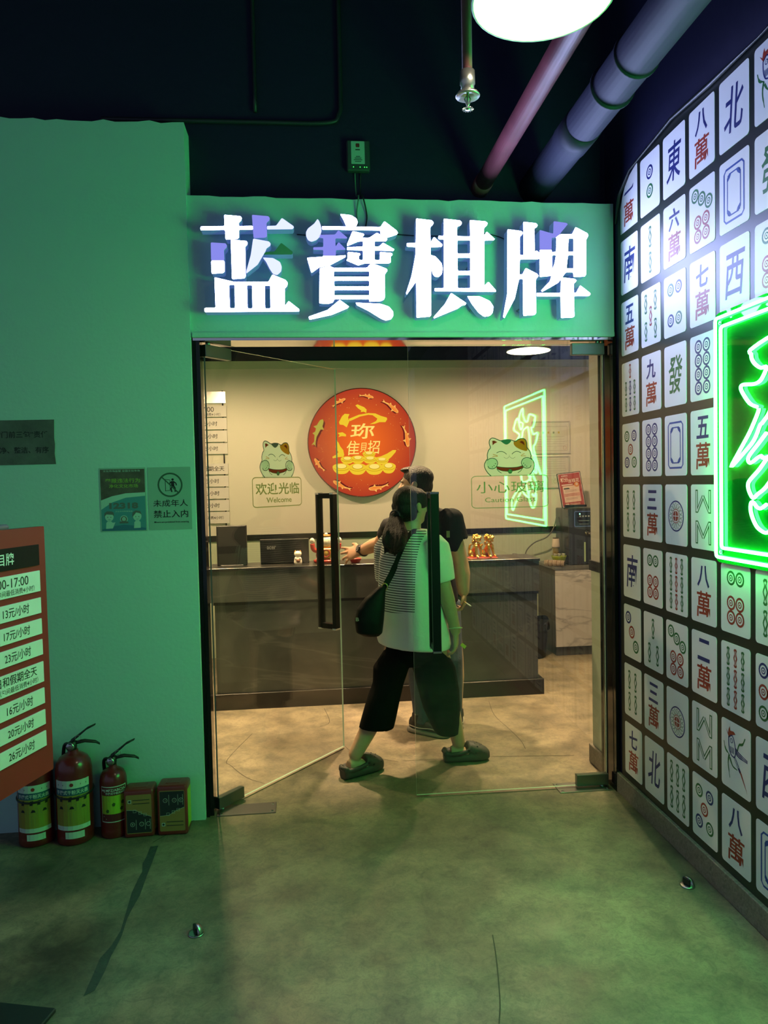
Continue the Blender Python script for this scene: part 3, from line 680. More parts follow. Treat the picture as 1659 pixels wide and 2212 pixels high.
# ================================================================== green neon sign
XN = 1.482
M_NEON = emitter('green_neon', NEON_GREEN, NEON_POWER)
def acrylic():
    m = bpy.data.materials.new('green_acrylic'); m.use_nodes = True; nt = m.node_tree; nt.nodes.clear()
    d = nt.nodes.new('ShaderNodeBsdfDiffuse'); d.inputs[0].default_value = (0.0015, 0.034, 0.006, 1)
    t = nt.nodes.new('ShaderNodeBsdfTransparent'); t.inputs[0].default_value = (0.30, 0.72, 0.40, 1)
    g = nt.nodes.new('ShaderNodeBsdfGlossy'); g.inputs['Roughness'].default_value = 0.03
    a = nt.nodes.new('ShaderNodeMixShader'); a.inputs[0].default_value = 0.30; nt.links.new(d.outputs[0], a.inputs[1]); nt.links.new(t.outputs[0], a.inputs[2])
    b = nt.nodes.new('ShaderNodeMixShader'); b.inputs[0].default_value = 0.06; nt.links.new(a.outputs[0], b.inputs[1]); nt.links.new(g.outputs[0], b.inputs[2])
    o = nt.nodes.new('ShaderNodeOutputMaterial'); nt.links.new(b.outputs[0], o.inputs[0]); return m
M_ACRYL = acrylic(); M_ACRYL_EDGE = mat('acrylic_edge', (0.10, 0.75, 0.30), 0.2)
NY0, NZ0, NZ1 = 2.572, 1.235, 2.132; NW = 1.06
neon = thing('neon_sign', (XN, NY0, NZ0), 'green neon sign outlining a brush-written character on an acrylic panel', 'neon sign')
fm = frame((0, 0, 0), SIDE); NH = NZ1-NZ0
link('acrylic_panel', prism(rrect_pts(0, 0, NW, NH, 0.03, 5), [], -0.008, 0, M_ACRYL, M_ACRYL_EDGE, name='acrylic_panel'), neon, fm)
RT = 0.0058; ZT = 0.009
for k, ins in enumerate((0.020, 0.055)):
    c = rrect_pts(ins, ins, NW-ins, NH-ins, 0.012, 3)
    MB().tube([(x, y, ZT) for x, y in c], RT, M_NEON, 8, closed=True, flat=(0, 0, 1)).build('neon_border', neon, fm)
def nd(p):      # seen directly at the frame's right edge
    q = atX(1540+p[0]/3.627, 640+p[1]/3.627, XN); return (NY0-q.y, q.z-NZ0)
def nr(p):      # seen mirrored in the closed door
    d = ray(1080+p[0]/6.7, 820+p[1]/6.7); o = Vector((0, 0, CAM_H)); n = Vector((-math.sin(AJAR), -math.cos(AJAR), 0))
    h = o+d*((Vector((1.466, 3.543, 0))-o).dot(n)/d.dot(n)); d = d-2*d.dot(n)*n; q = h+d*((XN-h.x)/d.x); return (NY0-q.y, q.z-NZ0)
D_ = lambda *ps: [nd(p) for p in ps]
R_ = lambda *ps: [nr(p) for p in ps]
strokes = [
 (R_((355,520),(390,600),(420,600),(440,520),(465,500),(530,530)) + D_((320,455),(325,490),(350,530),(395,560)) + R_((478,700)) + D_((400,650),(350,685),(290,690),(250,695),(238,720),(260,770),(310,840),(366,866)), False),
 (D_((380,878),(370,920),(310,1060),(240,1190),(162,1335),(250,1240),(340,1130),(390,1010),(410,988)) + R_((465,980),(435,710),(400,695),(355,740),(345,800),(325,880)), False),
 (R_((355,520),(350,415),(310,500),(300,560),(310,610),(355,640),(322,720),(275,560),(235,650),(225,730),(300,790),(285,850),(225,930),(180,1010),(170,1080),(230,1100),(300,1040),(340,960)), False),
 (D_((440,1070),(380,1150),(310,1240),(295,1280),(310,1305),(340,1290),(370,1265),(400,1250),(440,1262)) + R_((390,1235),(350,1180),(380,1110),(430,1080)), False),
 (D_((440,1275),(380,1360),(310,1440),(295,1480),(305,1530),(335,1580),(370,1550),(440,1490)) + R_((440,1385),(390,1340),(400,1290)), False),
 (D_((440,1630),(400,1660),(370,1655),(330,1610),(315,1640),(320,1700),(350,1780),(390,1830)) + R_((490,1850),(455,1760),(440,1650),(470,1560)), False),
 (R_((330,1400),(350,1480),(420,1470),(470,1395),(420,1300),(330,1290),(330,1400)), False),
 (R_((320,1640),(250,1780),(215,1885),(195,1860),(200,1740),(270,1610),(310,1560),(340,1590),(380,1660),(440,1700),(420,1600),(400,1520)), False)]
for pts, cl in strokes:
    P = spline([(x, y, ZT) for x, y in pts], cl, 4)
    MB().tube(P, RT, M_NEON, 8, closed=cl, flat=(0, 0, 1)).build('neon_tube', neon, fm)
for x, y in ((0.038, 0.038), (NW-.038, 0.038), (0.038, NH-.038), (NW-.038, NH-.038)):
    MB().tube([(x, y, -0.0125), (x, y, 0.004)], 0.006, M_STEEL, 10).build('standoff', neon, fm)

# ================================================================== lamps
M_SHADE_OUT = mat('lamp_shade_dark', (0.02, 0.03, 0.025), 0.35); M_SHADE_IN = mat('lamp_shade_white', (0.85, 0.83, 0.78), 0.35)
M_RIM = mat('lamp_rim', (0.35, 0.5, 0.4), 0.3)
def pendant(name, c, R, power, ztop, label, group=None, depth=0.5, bulb=0.045, col=BULB_WARM, lift=0.42):
    t = thing(name, c, label, 'lamp', group)
    D = R*depth
    prof = [(R, 0), (R*0.985, D*0.14), (R*0.86, D*0.42), (R*0.62, D*0.72), (R*0.36, D*0.92), (R*0.16, D)]
    MB().lathe([(r, z+0.0025) for r, z in prof]+[(0.02, D+0.05), (0.012, D+0.055)], M_SHADE_OUT, 40, cap=False).build('shade_outside', t)
    MB().lathe([(r-0.003, z) for r, z in prof]+[(0.004, D)], M_SHADE_IN, 40, cap=False).build('shade_inside', t)
    MB().tube([((R-0.001)*math.cos(a), (R-0.001)*math.sin(a), 0.0) for a in [2*PI*i/40 for i in range(40)]], 0.0042, M_RIM, 6, closed=True).build('rim', t)
    em = emitter('bulb_%g' % power, col, power)
    ZB = D*lift
    MB().ball((0, 0, ZB), bulb, em, 14, 8).build('bulb', t)
    MB().tube([(0, 0, ZB+bulb), (0, 0, D+0.02)], bulb*0.5, mat('lamp_socket', (0.3, 0.29, 0.27), 0.4), 12).build('socket', t)
    MB().tube([(0, 0, D+0.05), (0, 0, ztop-c[2])], 0.004, M_CABLE, 8).build('cord', t)
    return t
pendant('pendant_lamp', (0.617, 1.85, 2.752), 0.176, PENDANT_POWER, 3.9, 'large lit dome lamp hanging in the corridor at the top of the picture', col=PENDANT_WARM)
LL = [((1.625, 5.30, 2.488), 'shallow round lobby lamp above the right glass door', 'far right'), ((-0.745, 5.30, 2.500), 'shallow round lobby lamp behind the open left door near its hinge', ''),
      ((0.42, 4.98, 2.535), 'round lobby lamp hidden above the doorway middle', ''), ((1.75, 4.80, 2.535), 'round lobby lamp just inside the right door', ''), ((-0.85, 4.80, 2.535), 'round lobby lamp just inside the left door', '')]
for c, lab, _ in LL:
    if c[1] > 5.2: pendant('lobby_lamp', c, 0.157, LOBBY_BACK, 3.0, lab, 'round lamps in the lobby', 0.27, 0.030, lift=0.40)
    else: pendant('lobby_lamp', c, 0.18, LOBBY_FRONT, 3.0, lab, 'round lamps in the lobby', 2.5, 0.034, lift=0.80)

# ================================================================== services overhead
def pipe(name, a, b, r, material, label, rings=(), ring_r=1.12, group=None):
    a, b = Vector(a), Vector(b); t = thing(name, a, label, 'pipe', group)
    MB().tube([(0, 0, 0), b-a], r, material, 28).build('pipe_run', t)
    d = (b-a).normalized()
    for s_, w_, k in rings: MB().tube([d*s_, d*(s_+w_)], r*k, material, 28).build('coupling', t)
    return t
M_PIPE_RED = mat('red_pipe_paint', (0.15, 0.04, 0.05), 0.32, noise=(6, 0.5), bump=(14, 0.12))
M_PIPE_GREY = mat('grey_pvc', (0.016, 0.018, 0.034), 0.6, bump=(8, 0.08), spec=0.2)
pipe('sprinkler_main', (0.872, 3.61, 2.972), (0.872, -2.5, 2.972), 0.041, M_PIPE_RED, 'slim dark red pipe running back under the black ceiling', ((0.0, 0.10, 1.10),))
pipe('drain_pipe', (1.142, 3.61, 2.975), (1.142, -2.5, 2.975), 0.076, M_PIPE_GREY, 'thick grey drain pipe running along the ceiling near the banner', ((0.52, 0.16, 1.05), (0.95, 0.012, 1.12), (1.15, 0.012, 1.08)))
t = thing('sprinkler', (0.478, 2.10, 2.60), 'pendent fire sprinkler head on a dark drop pipe', 'sprinkler')
M_BRASS = mat('sprinkler_metal', (0.45, 0.46, 0.42), 0.3, 0.9)
MB().tube([(0, 0, 0.10), (0, 0, 1.3)], 0.0145, mat('drop_pipe_paint', (0.10, 0.03, 0.035), 0.5), 14).build('drop_pipe', t)
MB().lathe([(0.0, 0.105), (0.021, 0.105), (0.022, 0.07), (0.019, 0.066), (0.019, 0.048), (0.0, 0.048)], M_BRASS, 14).build('socket', t)
MB().lathe([(0.012, 0.052), (0.030, 0.044), (0.035, 0.037), (0.033, 0.034), (0.010, 0.042)], M_BRASS, 24).build('escutcheon', t)
q = MB().tube([(0, 0, 0.042), (0, 0, 0.004)], 0.0035, M_BRASS, 8)
for s_ in (-1, 1): q.tube([(0, 0, 0.042), (s_*0.009, 0, 0.028), (0, 0, 0.006)], 0.002, M_BRASS, 6)
q.build('frame_arms', t)
q = MB()
for k in range(14):
    a = 2*PI*k/14; q.box((0.0105, 0, 0), (0.011, 0.0032, 0.0016), M_BRASS, mtx=Matrix.Rotation(a, 4, 'Z'))
q.lathe([(0.007, -0.0015), (0.007, 0.003), (0.002, 0.004)], M_BRASS, 14).build('deflector', t)
t = thing('control_box', (0.279, 3.6, 3.032), 'small wall box with a printed label and green indicator lights above the sign', 'control box')
MB().box((0, -0.019, 0.0715), (0.110, 0.036, 0.143), mat('box_grey', (0.05, 0.065, 0.065), 0.4), 0.006).build('case', t)
q = Flat(); MG = mat('box_label', (0.35, 0.55, 0.48), 0.5); MK = mat('label_ink', (0.02, 0.02, 0.025), 0.6)
q.rrect(-0.034, 0.030, 0.030, 0.136, 0.003, MG); q.layer(); q.rrect(-0.012, 0.108, 0.006, 0.126, 0.004, mat('box_logo', (0.25, 0.03, 0.03), 0.5))
q.rrect(-0.014, 0.094, 0.008, 0.099, 0.001, MK)
for k, ww in enumerate((.02, .032, .04, .03)): q.rrect(-ww/2-.002, 0.064-k*.008, ww/2-.002, 0.067-k*.008, 0.0005, MK)
q.build('label_plate', t, frame((0, -0.0375, 0), FACADE))
for k in range(8): MB().ball((-0.035+k*0.0105, -0.037, 0.016), 0.0022, emitter('indicator_green', (0.05, 1, 0.1), 3.0 if k in (1, 4, 6, 7) else 0.4) if k in (1, 4, 6, 7) else mat('indicator_off', (0.02, 0.1, 0.04), 0.4), 6, 4).build('indicator', t)
M_CONDUIT = mat('black_conduit', (0.02, 0.022, 0.03), 0.45)
cable('conduit', [(0.20, 3.585, 3.88), (0.20, 3.585, 3.40), (0.19, 3.585, 3.30), (0.13, 3.585, 3.26), (-0.2, 3.585, 3.255), (-0.9, 3.585, 3.25)], 0.011, M_CONDUIT, 'black conduit bending along the black wall above the sign', 'conduit')
cable('conduit', [(-0.20, 3.585, 3.88), (-0.20, 3.585, 3.6), (-0.20, 3.585, 3.30)], 0.009, M_CONDUIT, 'black vertical conduit on the black wall above the first character', 'conduit', 3)
# ================================================================== on and before the left wall
YW = 3.462
INK = mat('black_ink', (0.012, 0.012, 0.014), 0.6)
PAPER = mat('white_paper', (0.72, 0.74, 0.72), 0.6)
# dark notice sheet
t = thing('notice_sheet', (-1.12, YW, 1.664), 'grey cloth-like notice with two lines of black writing on the green wall', 'notice')
f = frame((0, -0.001, 0), FACADE)
M_NOTICE = mat('grey_notice', (0.15, 0.155, 0.15), 0.8, noise=(9, 0.35), bump=(14, 0.6))
edge = [(-0.56, 0.0), (0.0, 0.002), (-0.004, 0.05), (-0.001, 0.09), (-0.004, 0.12), (-0.001, 0.201), (-0.2, 0.200), (-0.56, 0.203)]
link('sheet', prism(edge, [], 0.0005, 0.002, M_NOTICE, M_NOTICE, name='sheet'), t, f)
q = Flat(); q.text('“门前三包”责任', -0.30, 0.121, -0.030, 0.151, INK, 0.012, fit=False, align='r'); q.text('净、整洁、有序', -0.285, 0.052, -0.028, 0.081, INK, 0.012, fit=False, align='r')
q.build('lettering', t, f @ Matrix.Translation((0, 0, 0.0025)))
# hotline poster
t = thing('hotline_poster', (-0.932, YW, 1.358), 'blue and brown hotline poster numbered 12318 with two cartoon figures', 'poster')
f = frame((0, -0.0005, 0), FACADE); W, H = 0.197, 0.281
link('sheet', prism(rrect_pts(-0.004, -0.004, W+0.004, H+0.005, 0.002, 1), [], 0.0004, 0.001, mat('poster_film', (0.26, 0.48, 0.40), 0.3), PAPER, name='sheet'), t, f)
P_TOP = mat('poster_brown', (0.13, 0.11, 0.075), 0.5, noise=(25, 0.4)); P_SKY = mat('poster_blue', (0.06, 0.28, 0.34), 0.5); P_DEEP = mat('poster_deep_blue', (0.03, 0.16, 0.26), 0.5)
P_MINT = mat('poster_mint', (0.42, 0.66, 0.58), 0.5); P_LIME = mat('poster_lime', (0.28, 0.48, 0.05), 0.5); P_GREYTXT = mat('poster_grey', (0.12, 0.14, 0.13), 0.5)
q = Flat(0.0003)
q.poly([(0.001, 0.140), (0.05, 0.158), (0.11, 0.170), (0.196, 0.173), (0.196, 0.279), (0.001, 0.279)], P_TOP)
q.poly([(0.001, 0.098), (0.05, 0.130), (0.11, 0.150), (0.196, 0.157), (0.196, 0.173), (0.11, 0.170), (0.05, 0.158), (0.001, 0.140)], P_MINT)
q.poly([(0.001, 0.001), (0.196, 0.001), (0.196, 0.157), (0.11, 0.150), (0.05, 0.130), (0.001, 0.098)], P_SKY)
q.layer(); q.poly([(0.001, 0.001), (0.196, 0.001), (0.196, 0.010), (0.15, 0.022), (0.10, 0.028), (0.05, 0.022), (0.001, 0.008)], P_DEEP)
q.text('文化市场监管 全国文化市场', 0.014, 0.267, 0.176, 0.276, P_MINT); q.text('举报违法行为', 0.022, 0.218, 0.176, 0.238, P_LIME, 0.01); q.text('净化文化市场', 0.038, 0.195, 0.166, 0.212, P_LIME, 0.01)
q.text('12318', 0.036, 0.100, 0.164, 0.128, P_GREYTXT, 0.05); q.text('文化市场举报电话', 0.062, 0.085, 0.138, 0.092, P_MINT)
q.layer()
for cx, m2 in ((0.035, 1), (0.158, -1)):
    q.disc((cx, 0.065), (0.019, 0.021), P_MINT, 18); q.poly([(cx-.016, .003+.008), (cx-.014, .038), (cx-.006, .046), (cx+.006, .046), (cx+.014, .038), (cx+.026*m2 if m2 > 0 else cx+.014, .040), (cx+.014, .012)], P_MINT)
    q.layer(); q.poly([(cx-.021, .066), (cx-.020, .082), (cx-.010, .090), (cx+.010, .090), (cx+.020, .084), (cx+.021, .066), (cx+.015, .074), (cx-.012, .076)] if m2 > 0 else [(cx-.022, .060), (cx-.020, .082), (cx-.006, .092), (cx+.014, .088), (cx+.021, .070), (cx+.012, .078), (cx-.004, .082), (cx-.014, .070)], P_GREYTXT)
    for e in (-.007, .007): q.disc((cx+e, 0.063), 0.0022, P_GREYTXT, 8)
    q.stroke([(cx-.005, .053), (cx, .0515), (cx+.005, .053)], 0.0014, P_GREYTXT); q.layer(-1)
q.disc((0.099, 0.053), 0.017, P_MINT, 20); q.layer(); q.disc((0.099, 0.053), 0.014, P_GREYTXT, 20); q.layer(); q.disc((0.099, 0.053), (0.008, 0.010), P_MINT, 14); q.text('文', .094, .047, .104, .059, P_GREYTXT)
q.layer(); q.poly([(0.080, 0.034), (0.118, 0.034), (0.118, 0.041), (0.099, 0.046), (0.080, 0.041)], P_GREYTXT)
q.build('print', t, f @ Matrix.Translation((0, 0, 0.0014)))
# minors notice
t = thing('minors_notice', (-0.723, YW, 1.357), 'clear notice forbidding minors, with a crossed circle over a walking figure', 'notice')
f = frame((0, -0.0005, 0), FACADE); W, H = 0.192, 0.286
link('sheet', prism(rrect_pts(0, 0, W, H, 0.003, 2), [], 0.0004, 0.001, mat('clear_film', (0.26, 0.47, 0.38), 0.28), PAPER, name='sheet'), t, f)
q = Flat(0.0003); c = (0.099, 0.205); DKG = mat('dark_green_ink', (0.03, 0.10, 0.055), 0.5)
q.stroke([(c[0]+.052*math.cos(a), c[1]+.052*math.sin(a)) for a in [2*PI*i/36 for i in range(36)]], 0.0075, DKG, True)
q.poly([(0.077, .176), (0.100, .180), (0.100, .228), (0.077, .231)], INK); q.layer(); q.poly([(0.0795, .1785), (0.098, .182), (0.098, .226), (0.0795, .2285)], mat('clear_film'))
q.disc((0.111, 0.229), 0.0055, INK, 12); q.stroke([(0.110, .222), (0.111, .200)], 0.014, INK); q.stroke([(0.110, .202), (0.103, .188), (0.106, .172)], 0.006, INK); q.stroke([(0.113, .202), (0.121, .190), (0.121, .173)], 0.006, INK)
q.stroke([(0.106, .219), (0.095, .210), (0.088, .214)], 0.005, INK); q.stroke([(0.116, .219), (0.126, .211), (0.127, .202)], 0.005, INK)
q.layer(); q.stroke([(c[0]-.036, c[1]+.036), (c[0]+.036, c[1]-.036)], 0.0055, DKG)
q.text('未成年人', 0.022, 0.106, 0.176, 0.138, INK, 0.004, fit=True); q.text('禁止入内', 0.022, 0.056, 0.176, 0.090, INK, 0.008, fit=True); q.text('Minors are prohibited from entering', 0.024, 0.030, 0.178, 0.0405, INK, 0.01)
q.build('print', t, f @ Matrix.Translation((0, 0, 0.0014)))

# ------------------------------------------------------------------ price board on a stand
BD = Vector((math.sin(0.293), math.cos(0.293), 0)); BN = BD.cross(Vector((0, 0, 1))); BO = Vector((-0.882, 2.58, 0))
def onb(px, py):
    d = ray(px, py); o = Vector((0, 0, CAM_H)); p = o+d*((BO-o).dot(BN)/d.dot(BN)); return ((p-BO).dot(BD), p.z)
def bc(x, y): return onb(x/2.989, 1120+y/2.989)
t = thing('price_stand', (-0.975, 2.27, 0), 'red price board with white rate panels on a black floor stand', 'sign stand')
off = BO-Vector((-0.975, 2.27, 0)); f = frame(off, BD)
M_REDB = mat('red_board', (0.27, 0.024, 0.020), 0.5, spec=0.3); M_PANEL = mat('rate_panel_white', (0.70, 0.76, 0.72), 0.5); M_BLKP = mat('black_panel', (0.005, 0.0055, 0.0055), 0.6, spec=0.15)
BWD = 0.58
board = link('board', prism(rrect_pts(-BWD, 0.606, 0, 1.430, 0.004, 2), [], -0.022, 0, M_REDB, mat('board_edge', (0.05, 0.02, 0.02), 0.5), name='board'), t, f)
rows = [((257, 165), (257, 298), '目牌', None, 'h'), ((265, 332), (265, 465), '9:00-17:00', '（包间最低消费4小时）', 'p'), ((272, 505), (272, 605), '13元/小时', None, 'p'), ((277, 640), (277, 738), '17元/小时', None, 'p'),
        ((281, 773), (281, 872), '23元/小时', None, 'p'), ((288, 915), (290, 1045), '周日和假期全天', '（包间最低消费4小时）', 'p'), ((291, 1085), (293, 1185), '16元/小时', None, 'p'), ((296, 1225), (298, 1320), '20元/小时', None, 'p'), ((299, 1362), (301, 1460), '26元/小时', None, 'p')]
XE = -0.036
for a, b, txt, sub, kd in rows:
    z1, z0 = bc(*a)[1], bc(*b)[1]
    pn = link('rate_panel' if kd == 'p' else 'title_panel', prism(rrect_pts(-BWD+0.036, z0, XE, z1, 0.001, 1), [], 0, 0.004, M_PANEL if kd == 'p' else M_BLKP, M_PANEL if kd == 'p' else M_BLKP, name='panel'), t, f)
    q = Flat(0.0003); h = z1-z0
    if kd == 'h': q.text('价目牌', -0.40, z0+h*0.22, bc(82, 265)[0], z1-h*0.22, M_PANEL, 0.014, fit=False, align='r')
    elif sub:
        if '假' in txt: q.text(txt, -0.50, z0+h*0.44, XE-0.035, z1-h*0.09, INK, 0.010, fit=False, align='r')
        else: q.text(txt, -0.46, z0+h*0.44, bc(176, 400)[0], z1-h*0.13, INK, 0.006, fit=False, align='r')
        q.text(sub, -0.46, z0+h*0.08, bc(215, 450)[0], z0+h*0.36, INK, 0.004, fit=False, align='r')
    else: q.text(txt, bc(10, 600)[0], z0+h*0.19, bc(181, 575)[0], z1-h*0.19, INK, 0.008)
    q.build('lettering', pn, Matrix.Translation((0, 0, 0.0044)))
MB().tube([(-0.30, 0.5*0+1.436, -0.011), (-0.17, 1.436, -0.011)], 0.011, mat('grey_clip', (0.08, 0.09, 0.11), 0.4), 10).build('clip', t, f)
MB().tube([(0, 0.0, 0.01), (0, 0.0, 1.40)], 0.014, M_BLACK, 12).build('pole', t)
MB().box((-0.005, -0.155, 0.007), (0.40, 0.34, 0.014), mat('stand_base_black', (0.010, 0.011, 0.012), 0.45), 0.003, mtx=Matrix.Rotation(-0.27, 4, 'Z')).build('base_plate', t)
MB().tube([(0, 0, 1.02), off+Vector((0, 0, 0))+BD*(-0.29)-BN*0.022+Vector((0, 0, 1.02))], 0.010, M_BLACK, 8).build('bracket', t)

# ------------------------------------------------------------------ fire extinguishers and smoke hood boxes
M_EXT = mat('extinguisher_red', (0.17, 0.014, 0.012), 0.3, coat=0.3); M_EXTB = mat('extinguisher_black', (0.012, 0.012, 0.012), 0.4)
L_WHITE = mat('label_white', (0.55, 0.66, 0.58), 0.5); L_OCHRE = mat('label_ochre', (0.30, 0.27, 0.035), 0.5); L_LIME = mat('label_lime', (0.34, 0.50, 0.03), 0.5); L_NAVY = mat('label_teal', (0.02, 0.10, 0.14), 0.5)
def curved(F, R, name, parent, z0, rz):
    """wrap a flat print around a cylinder of radius R"""
    o = F.build(name, parent)
    for v in o.data.vertices:
        a = v.co.x/R+rz; rr = R+0.0006+v.co.z; v.co = (rr*math.sin(a), -rr*math.cos(a), z0+v.co.y)
    return o
def panels(F, x0, y0, x1, y1, material, n=8):
    for i in range(n): F.poly([(x0+(x1-x0)*i/n, y0), (x0+(x1-x0)*(i+1)/n, y0), (x0+(x1-x0)*(i+1)/n, y1), (x0+(x1-x0)*i/n, y1)], material)
def extinguisher(loc, R, H, kind, label, rz, head_rz):
    t = thing('fire_extinguisher', loc, label, 'fire extinguisher', 'fire extinguishers by the green wall')
    prof = [(R*0.90, 0.0), (R, 0.006), (R, 0.035), (R*0.985, 0.04), (R, 0.045), (R, H*0.80), (R*0.99, H*0.83), (R*0.93, H*0.89), (R*0.78, H*0.945), (R*0.52, H*0.98), (R*0.30, H), (R*0.28, H+0.012)]
    MB().lathe(prof, M_EXT, 32).build('cylinder', t)
    Hm = Matrix.Rotation(head_rz, 4, 'Z')
    v = MB().lathe([(0.016, H+0.010), (0.018, H+0.022), (0.018, H+0.045), (0.011, H+0.050)], M_EXTB, 14); v.build('valve', t)
    g = MB().lathe([(0.004, 0.0), (0.017, 0.0), (0.018, 0.006), (0.017, 0.012), (0.005, 0.0125)], M_STEEL, 18, mtx=Matrix.Translation((-0.004, -0.016, H+0.030)) @ Matrix.Rotation(PI/2, 4, 'X')); g.build('gauge', t)
    lo = MB().loft([((0.0, 0, H+0.040), (0, 0.012, 0), (0, 0, 0.009)), ((0.05, 0, H+0.042), (0, 0.011, 0), (0, 0, 0.0075)), ((0.095, 0, H+0.030), (0, 0.010, 0), (0, 0, 0.0065)), ((0.112, 0, H+0.018), (0, 0.009, 0), (0, 0, 0.005))], M_EXTB, 10, mtx=Hm); lo.build('carry_handle', t)
    up = MB().loft([((-0.008, 0, H+0.048), (0, 0.011, 0), (0.003, 0, 0.010)), ((0.02, 0, H+0.066), (0, 0.011, 0), (0.004, 0, 0.009)), ((0.06, 0, H+0.095), (0, 0.010, 0), (0.004, 0, 0.0065)), ((0.095, 0, H+0.108), (0, 0.009, 0), (0.003, 0, 0.0045))], M_EXTB, 10, mtx=Hm); up.build('squeeze_lever', t)
    pin = MB().tube([(0.022+0.012*math.cos(a), -0.012, H+0.062+0.012*math.sin(a)) for a in [2*PI*i/14 for i in range(14)]], 0.0012, M_STEEL, 5, closed=True, mtx=Hm); pin.build('pin_ring', t)
    F = Flat(0.0003)
    if kind == 'large':
        w_ = R*1.02; y0, y1 = H*0.18, H*0.74; hh = y1-y0
        panels(F, -w_, 0, w_, hh, L_OCHRE); F.layer(); panels(F, -w_, hh*0.84, w_, hh, L_WHITE); panels(F, -w_, hh*0.70, w_, hh*0.84, L_NAVY); panels(F, -w_, 0, w_, hh*0.09, L_WHITE)
        F.layer(); F.text('手提式干粉灭火器', -w_*0.9, hh*0.725, w_*0.9, hh*0.81, L_WHITE, 0.02)
        F.disc((0, hh*0.915), 0.008, mat('label_red', (0.3, 0.03, 0.02), 0.5), 12); F.rrect(-w_*.8, hh*.90, -w_*.45, hh*.93, .002, P_GREYTXT); F.rrect(w_*.45, hh*.90, w_*.8, hh*.93, .002, P_GREYTXT)
        for k, x in enumerate((-.7, -.2, .2, .62)): F.poly([(w_*x, hh*.58), (w_*x+.012, hh*.58), (w_*x+.016, hh*.68), (w_*x+.003, hh*.67)], INK)
        for k, x in enumerate((-.62, -.02, .6)): F.poly([(w_*x-.010, hh*.43), (w_*x+.010, hh*.43), (w_*x+.006, hh*.48), (w_*x-.004, hh*.49)], INK); F.stroke([(w_*x-.016, hh*.40), (w_*x+.016, hh*.40), (w_*x+.016, hh*.52), (w_*x-.016, hh*.52)], .0012, P_GREYTXT, True)
        for k in range(8):
            F.stroke([(-w_*.85, hh*(.35-.03*k)), (-w_*.1, hh*(.35-.03*k))], .0014, P_GREYTXT); F.stroke([(w_*.05, hh*(.35-.03*k)), (w_*.85, hh*(.35-.03*k))], .0014, P_GREYTXT)
        F.stroke([(-w_*.8, hh*.045), (w_*.8, hh*.045)], .004, P_GREYTXT)
        curved(F, R, 'label', t, y0, rz)
        F = Flat(0.0003); panels(F, -R*0.55, 0, R*0.5, H*0.075, L_WHITE, 5); F.layer(); [F.stroke([(-R*.4, H*k), (R*.35, H*k)], .0022, P_NAVY2) for k in (.056, .038, .02)]
        curved(F, R, 'tag_label', t, H*0.085, rz+0.12)
        MB().tube([((R+0.001)*math.cos(a), (R+0.001)*math.sin(a), H*0.565+0.01*math.sin(a)) for a in [2*PI*i/36 for i in range(36)]], 0.0045, M_EXTB, 8, closed=True).build('strap', t)
    else:
        w_ = R*1.02; y0, y1 = H*0.26, H*0.76; hh = y1-y0
        panels(F, -w_, -.004, w_, hh+.004, L_WHITE); F.layer(); panels(F, -w_*.96, 0, w_*.96, hh, mat('label_darkred', (0.12, 0.012, 0.012), 0.5)); F.layer(); panels(F, -w_*.94, hh*.22, w_*.94, hh*.76, L_LIME)
        F.layer(); F.text('MFZ/ABC2A', -w_*.55, hh*.88, w_*.88, hh*.96, L_WHITE, 0.02); F.text('手提式干粉灭火器', -w_*.6, hh*.79, w_*.88, hh*.86, L_WHITE, 0.02); F.text('MJ', -w_*.92, hh*.86, -w_*.62, hh*.95, L_WHITE, 0.02)
        for k in range(7): F.stroke([(w_*.0, hh*(.73-.022*k)), (w_*.85, hh*(.73-.022*k))], .0012, P_GREYTXT); F.stroke([(-w_*.85, hh*(.73-.022*k)), (-w_*.35, hh*(.73-.022*k))], .0010, P_GREYTXT)
        for x, y in ((-.55, .26), (.45, .30), (-.1, .45), (.55, .48)): F.poly([(w_*x, hh*y), (w_*x+.009, hh*y), (w_*x+.012, hh*(y+.08)), (w_*x+.004, hh*(y+.11)), (w_*x-.003, hh*(y+.06))], P_DKG2)
        F.stroke([(-w_*.8, hh*.15), (w_*.8, hh*.15)], .003, L_WHITE); F.stroke([(-w_*.6, hh*.08), (w_*.7, hh*.08)], .002, L_WHITE)
        curved(F, R, 'label', t, y0, rz)
    # discharge hose down the left side
    hs = spline([(-0.015, 0.01, H+0.030), (-0.045, 0.03, H+0.02), (-R*.80, R*.72, H*0.82), (-R*.84, R*.76, H*0.45), (-R*.80, R*.72, H*0.30)], False, 5)
    MB().tube(hs, [0.008]*(len(hs)-3)+[0.009, 0.011, 0.013], M_EXTB, 10).build('hose', t)
P_NAVY2 = mat('label_navy_ink', (0.02, 0.06, 0.12), 0.5); P_DKG2 = mat('label_green_ink', (0.04, 0.10, 0.01), 0.5)
extinguisher((-1.232, 3.368, 0), 0.074, 0.370, 'large', 'large red fire extinguisher half hidden behind the price board', 0.20, 2.6)
extinguisher((-1.064, 3.362, 0), 0.077, 0.390, 'large', 'large red fire extinguisher standing clear, beside the smaller one', 0.15, 0.35)
extinguisher((-0.902, 3.385, 0), 0.0585, 0.305, 'small', 'smaller red fire extinguisher with a lime green label', 0.25, 0.35)
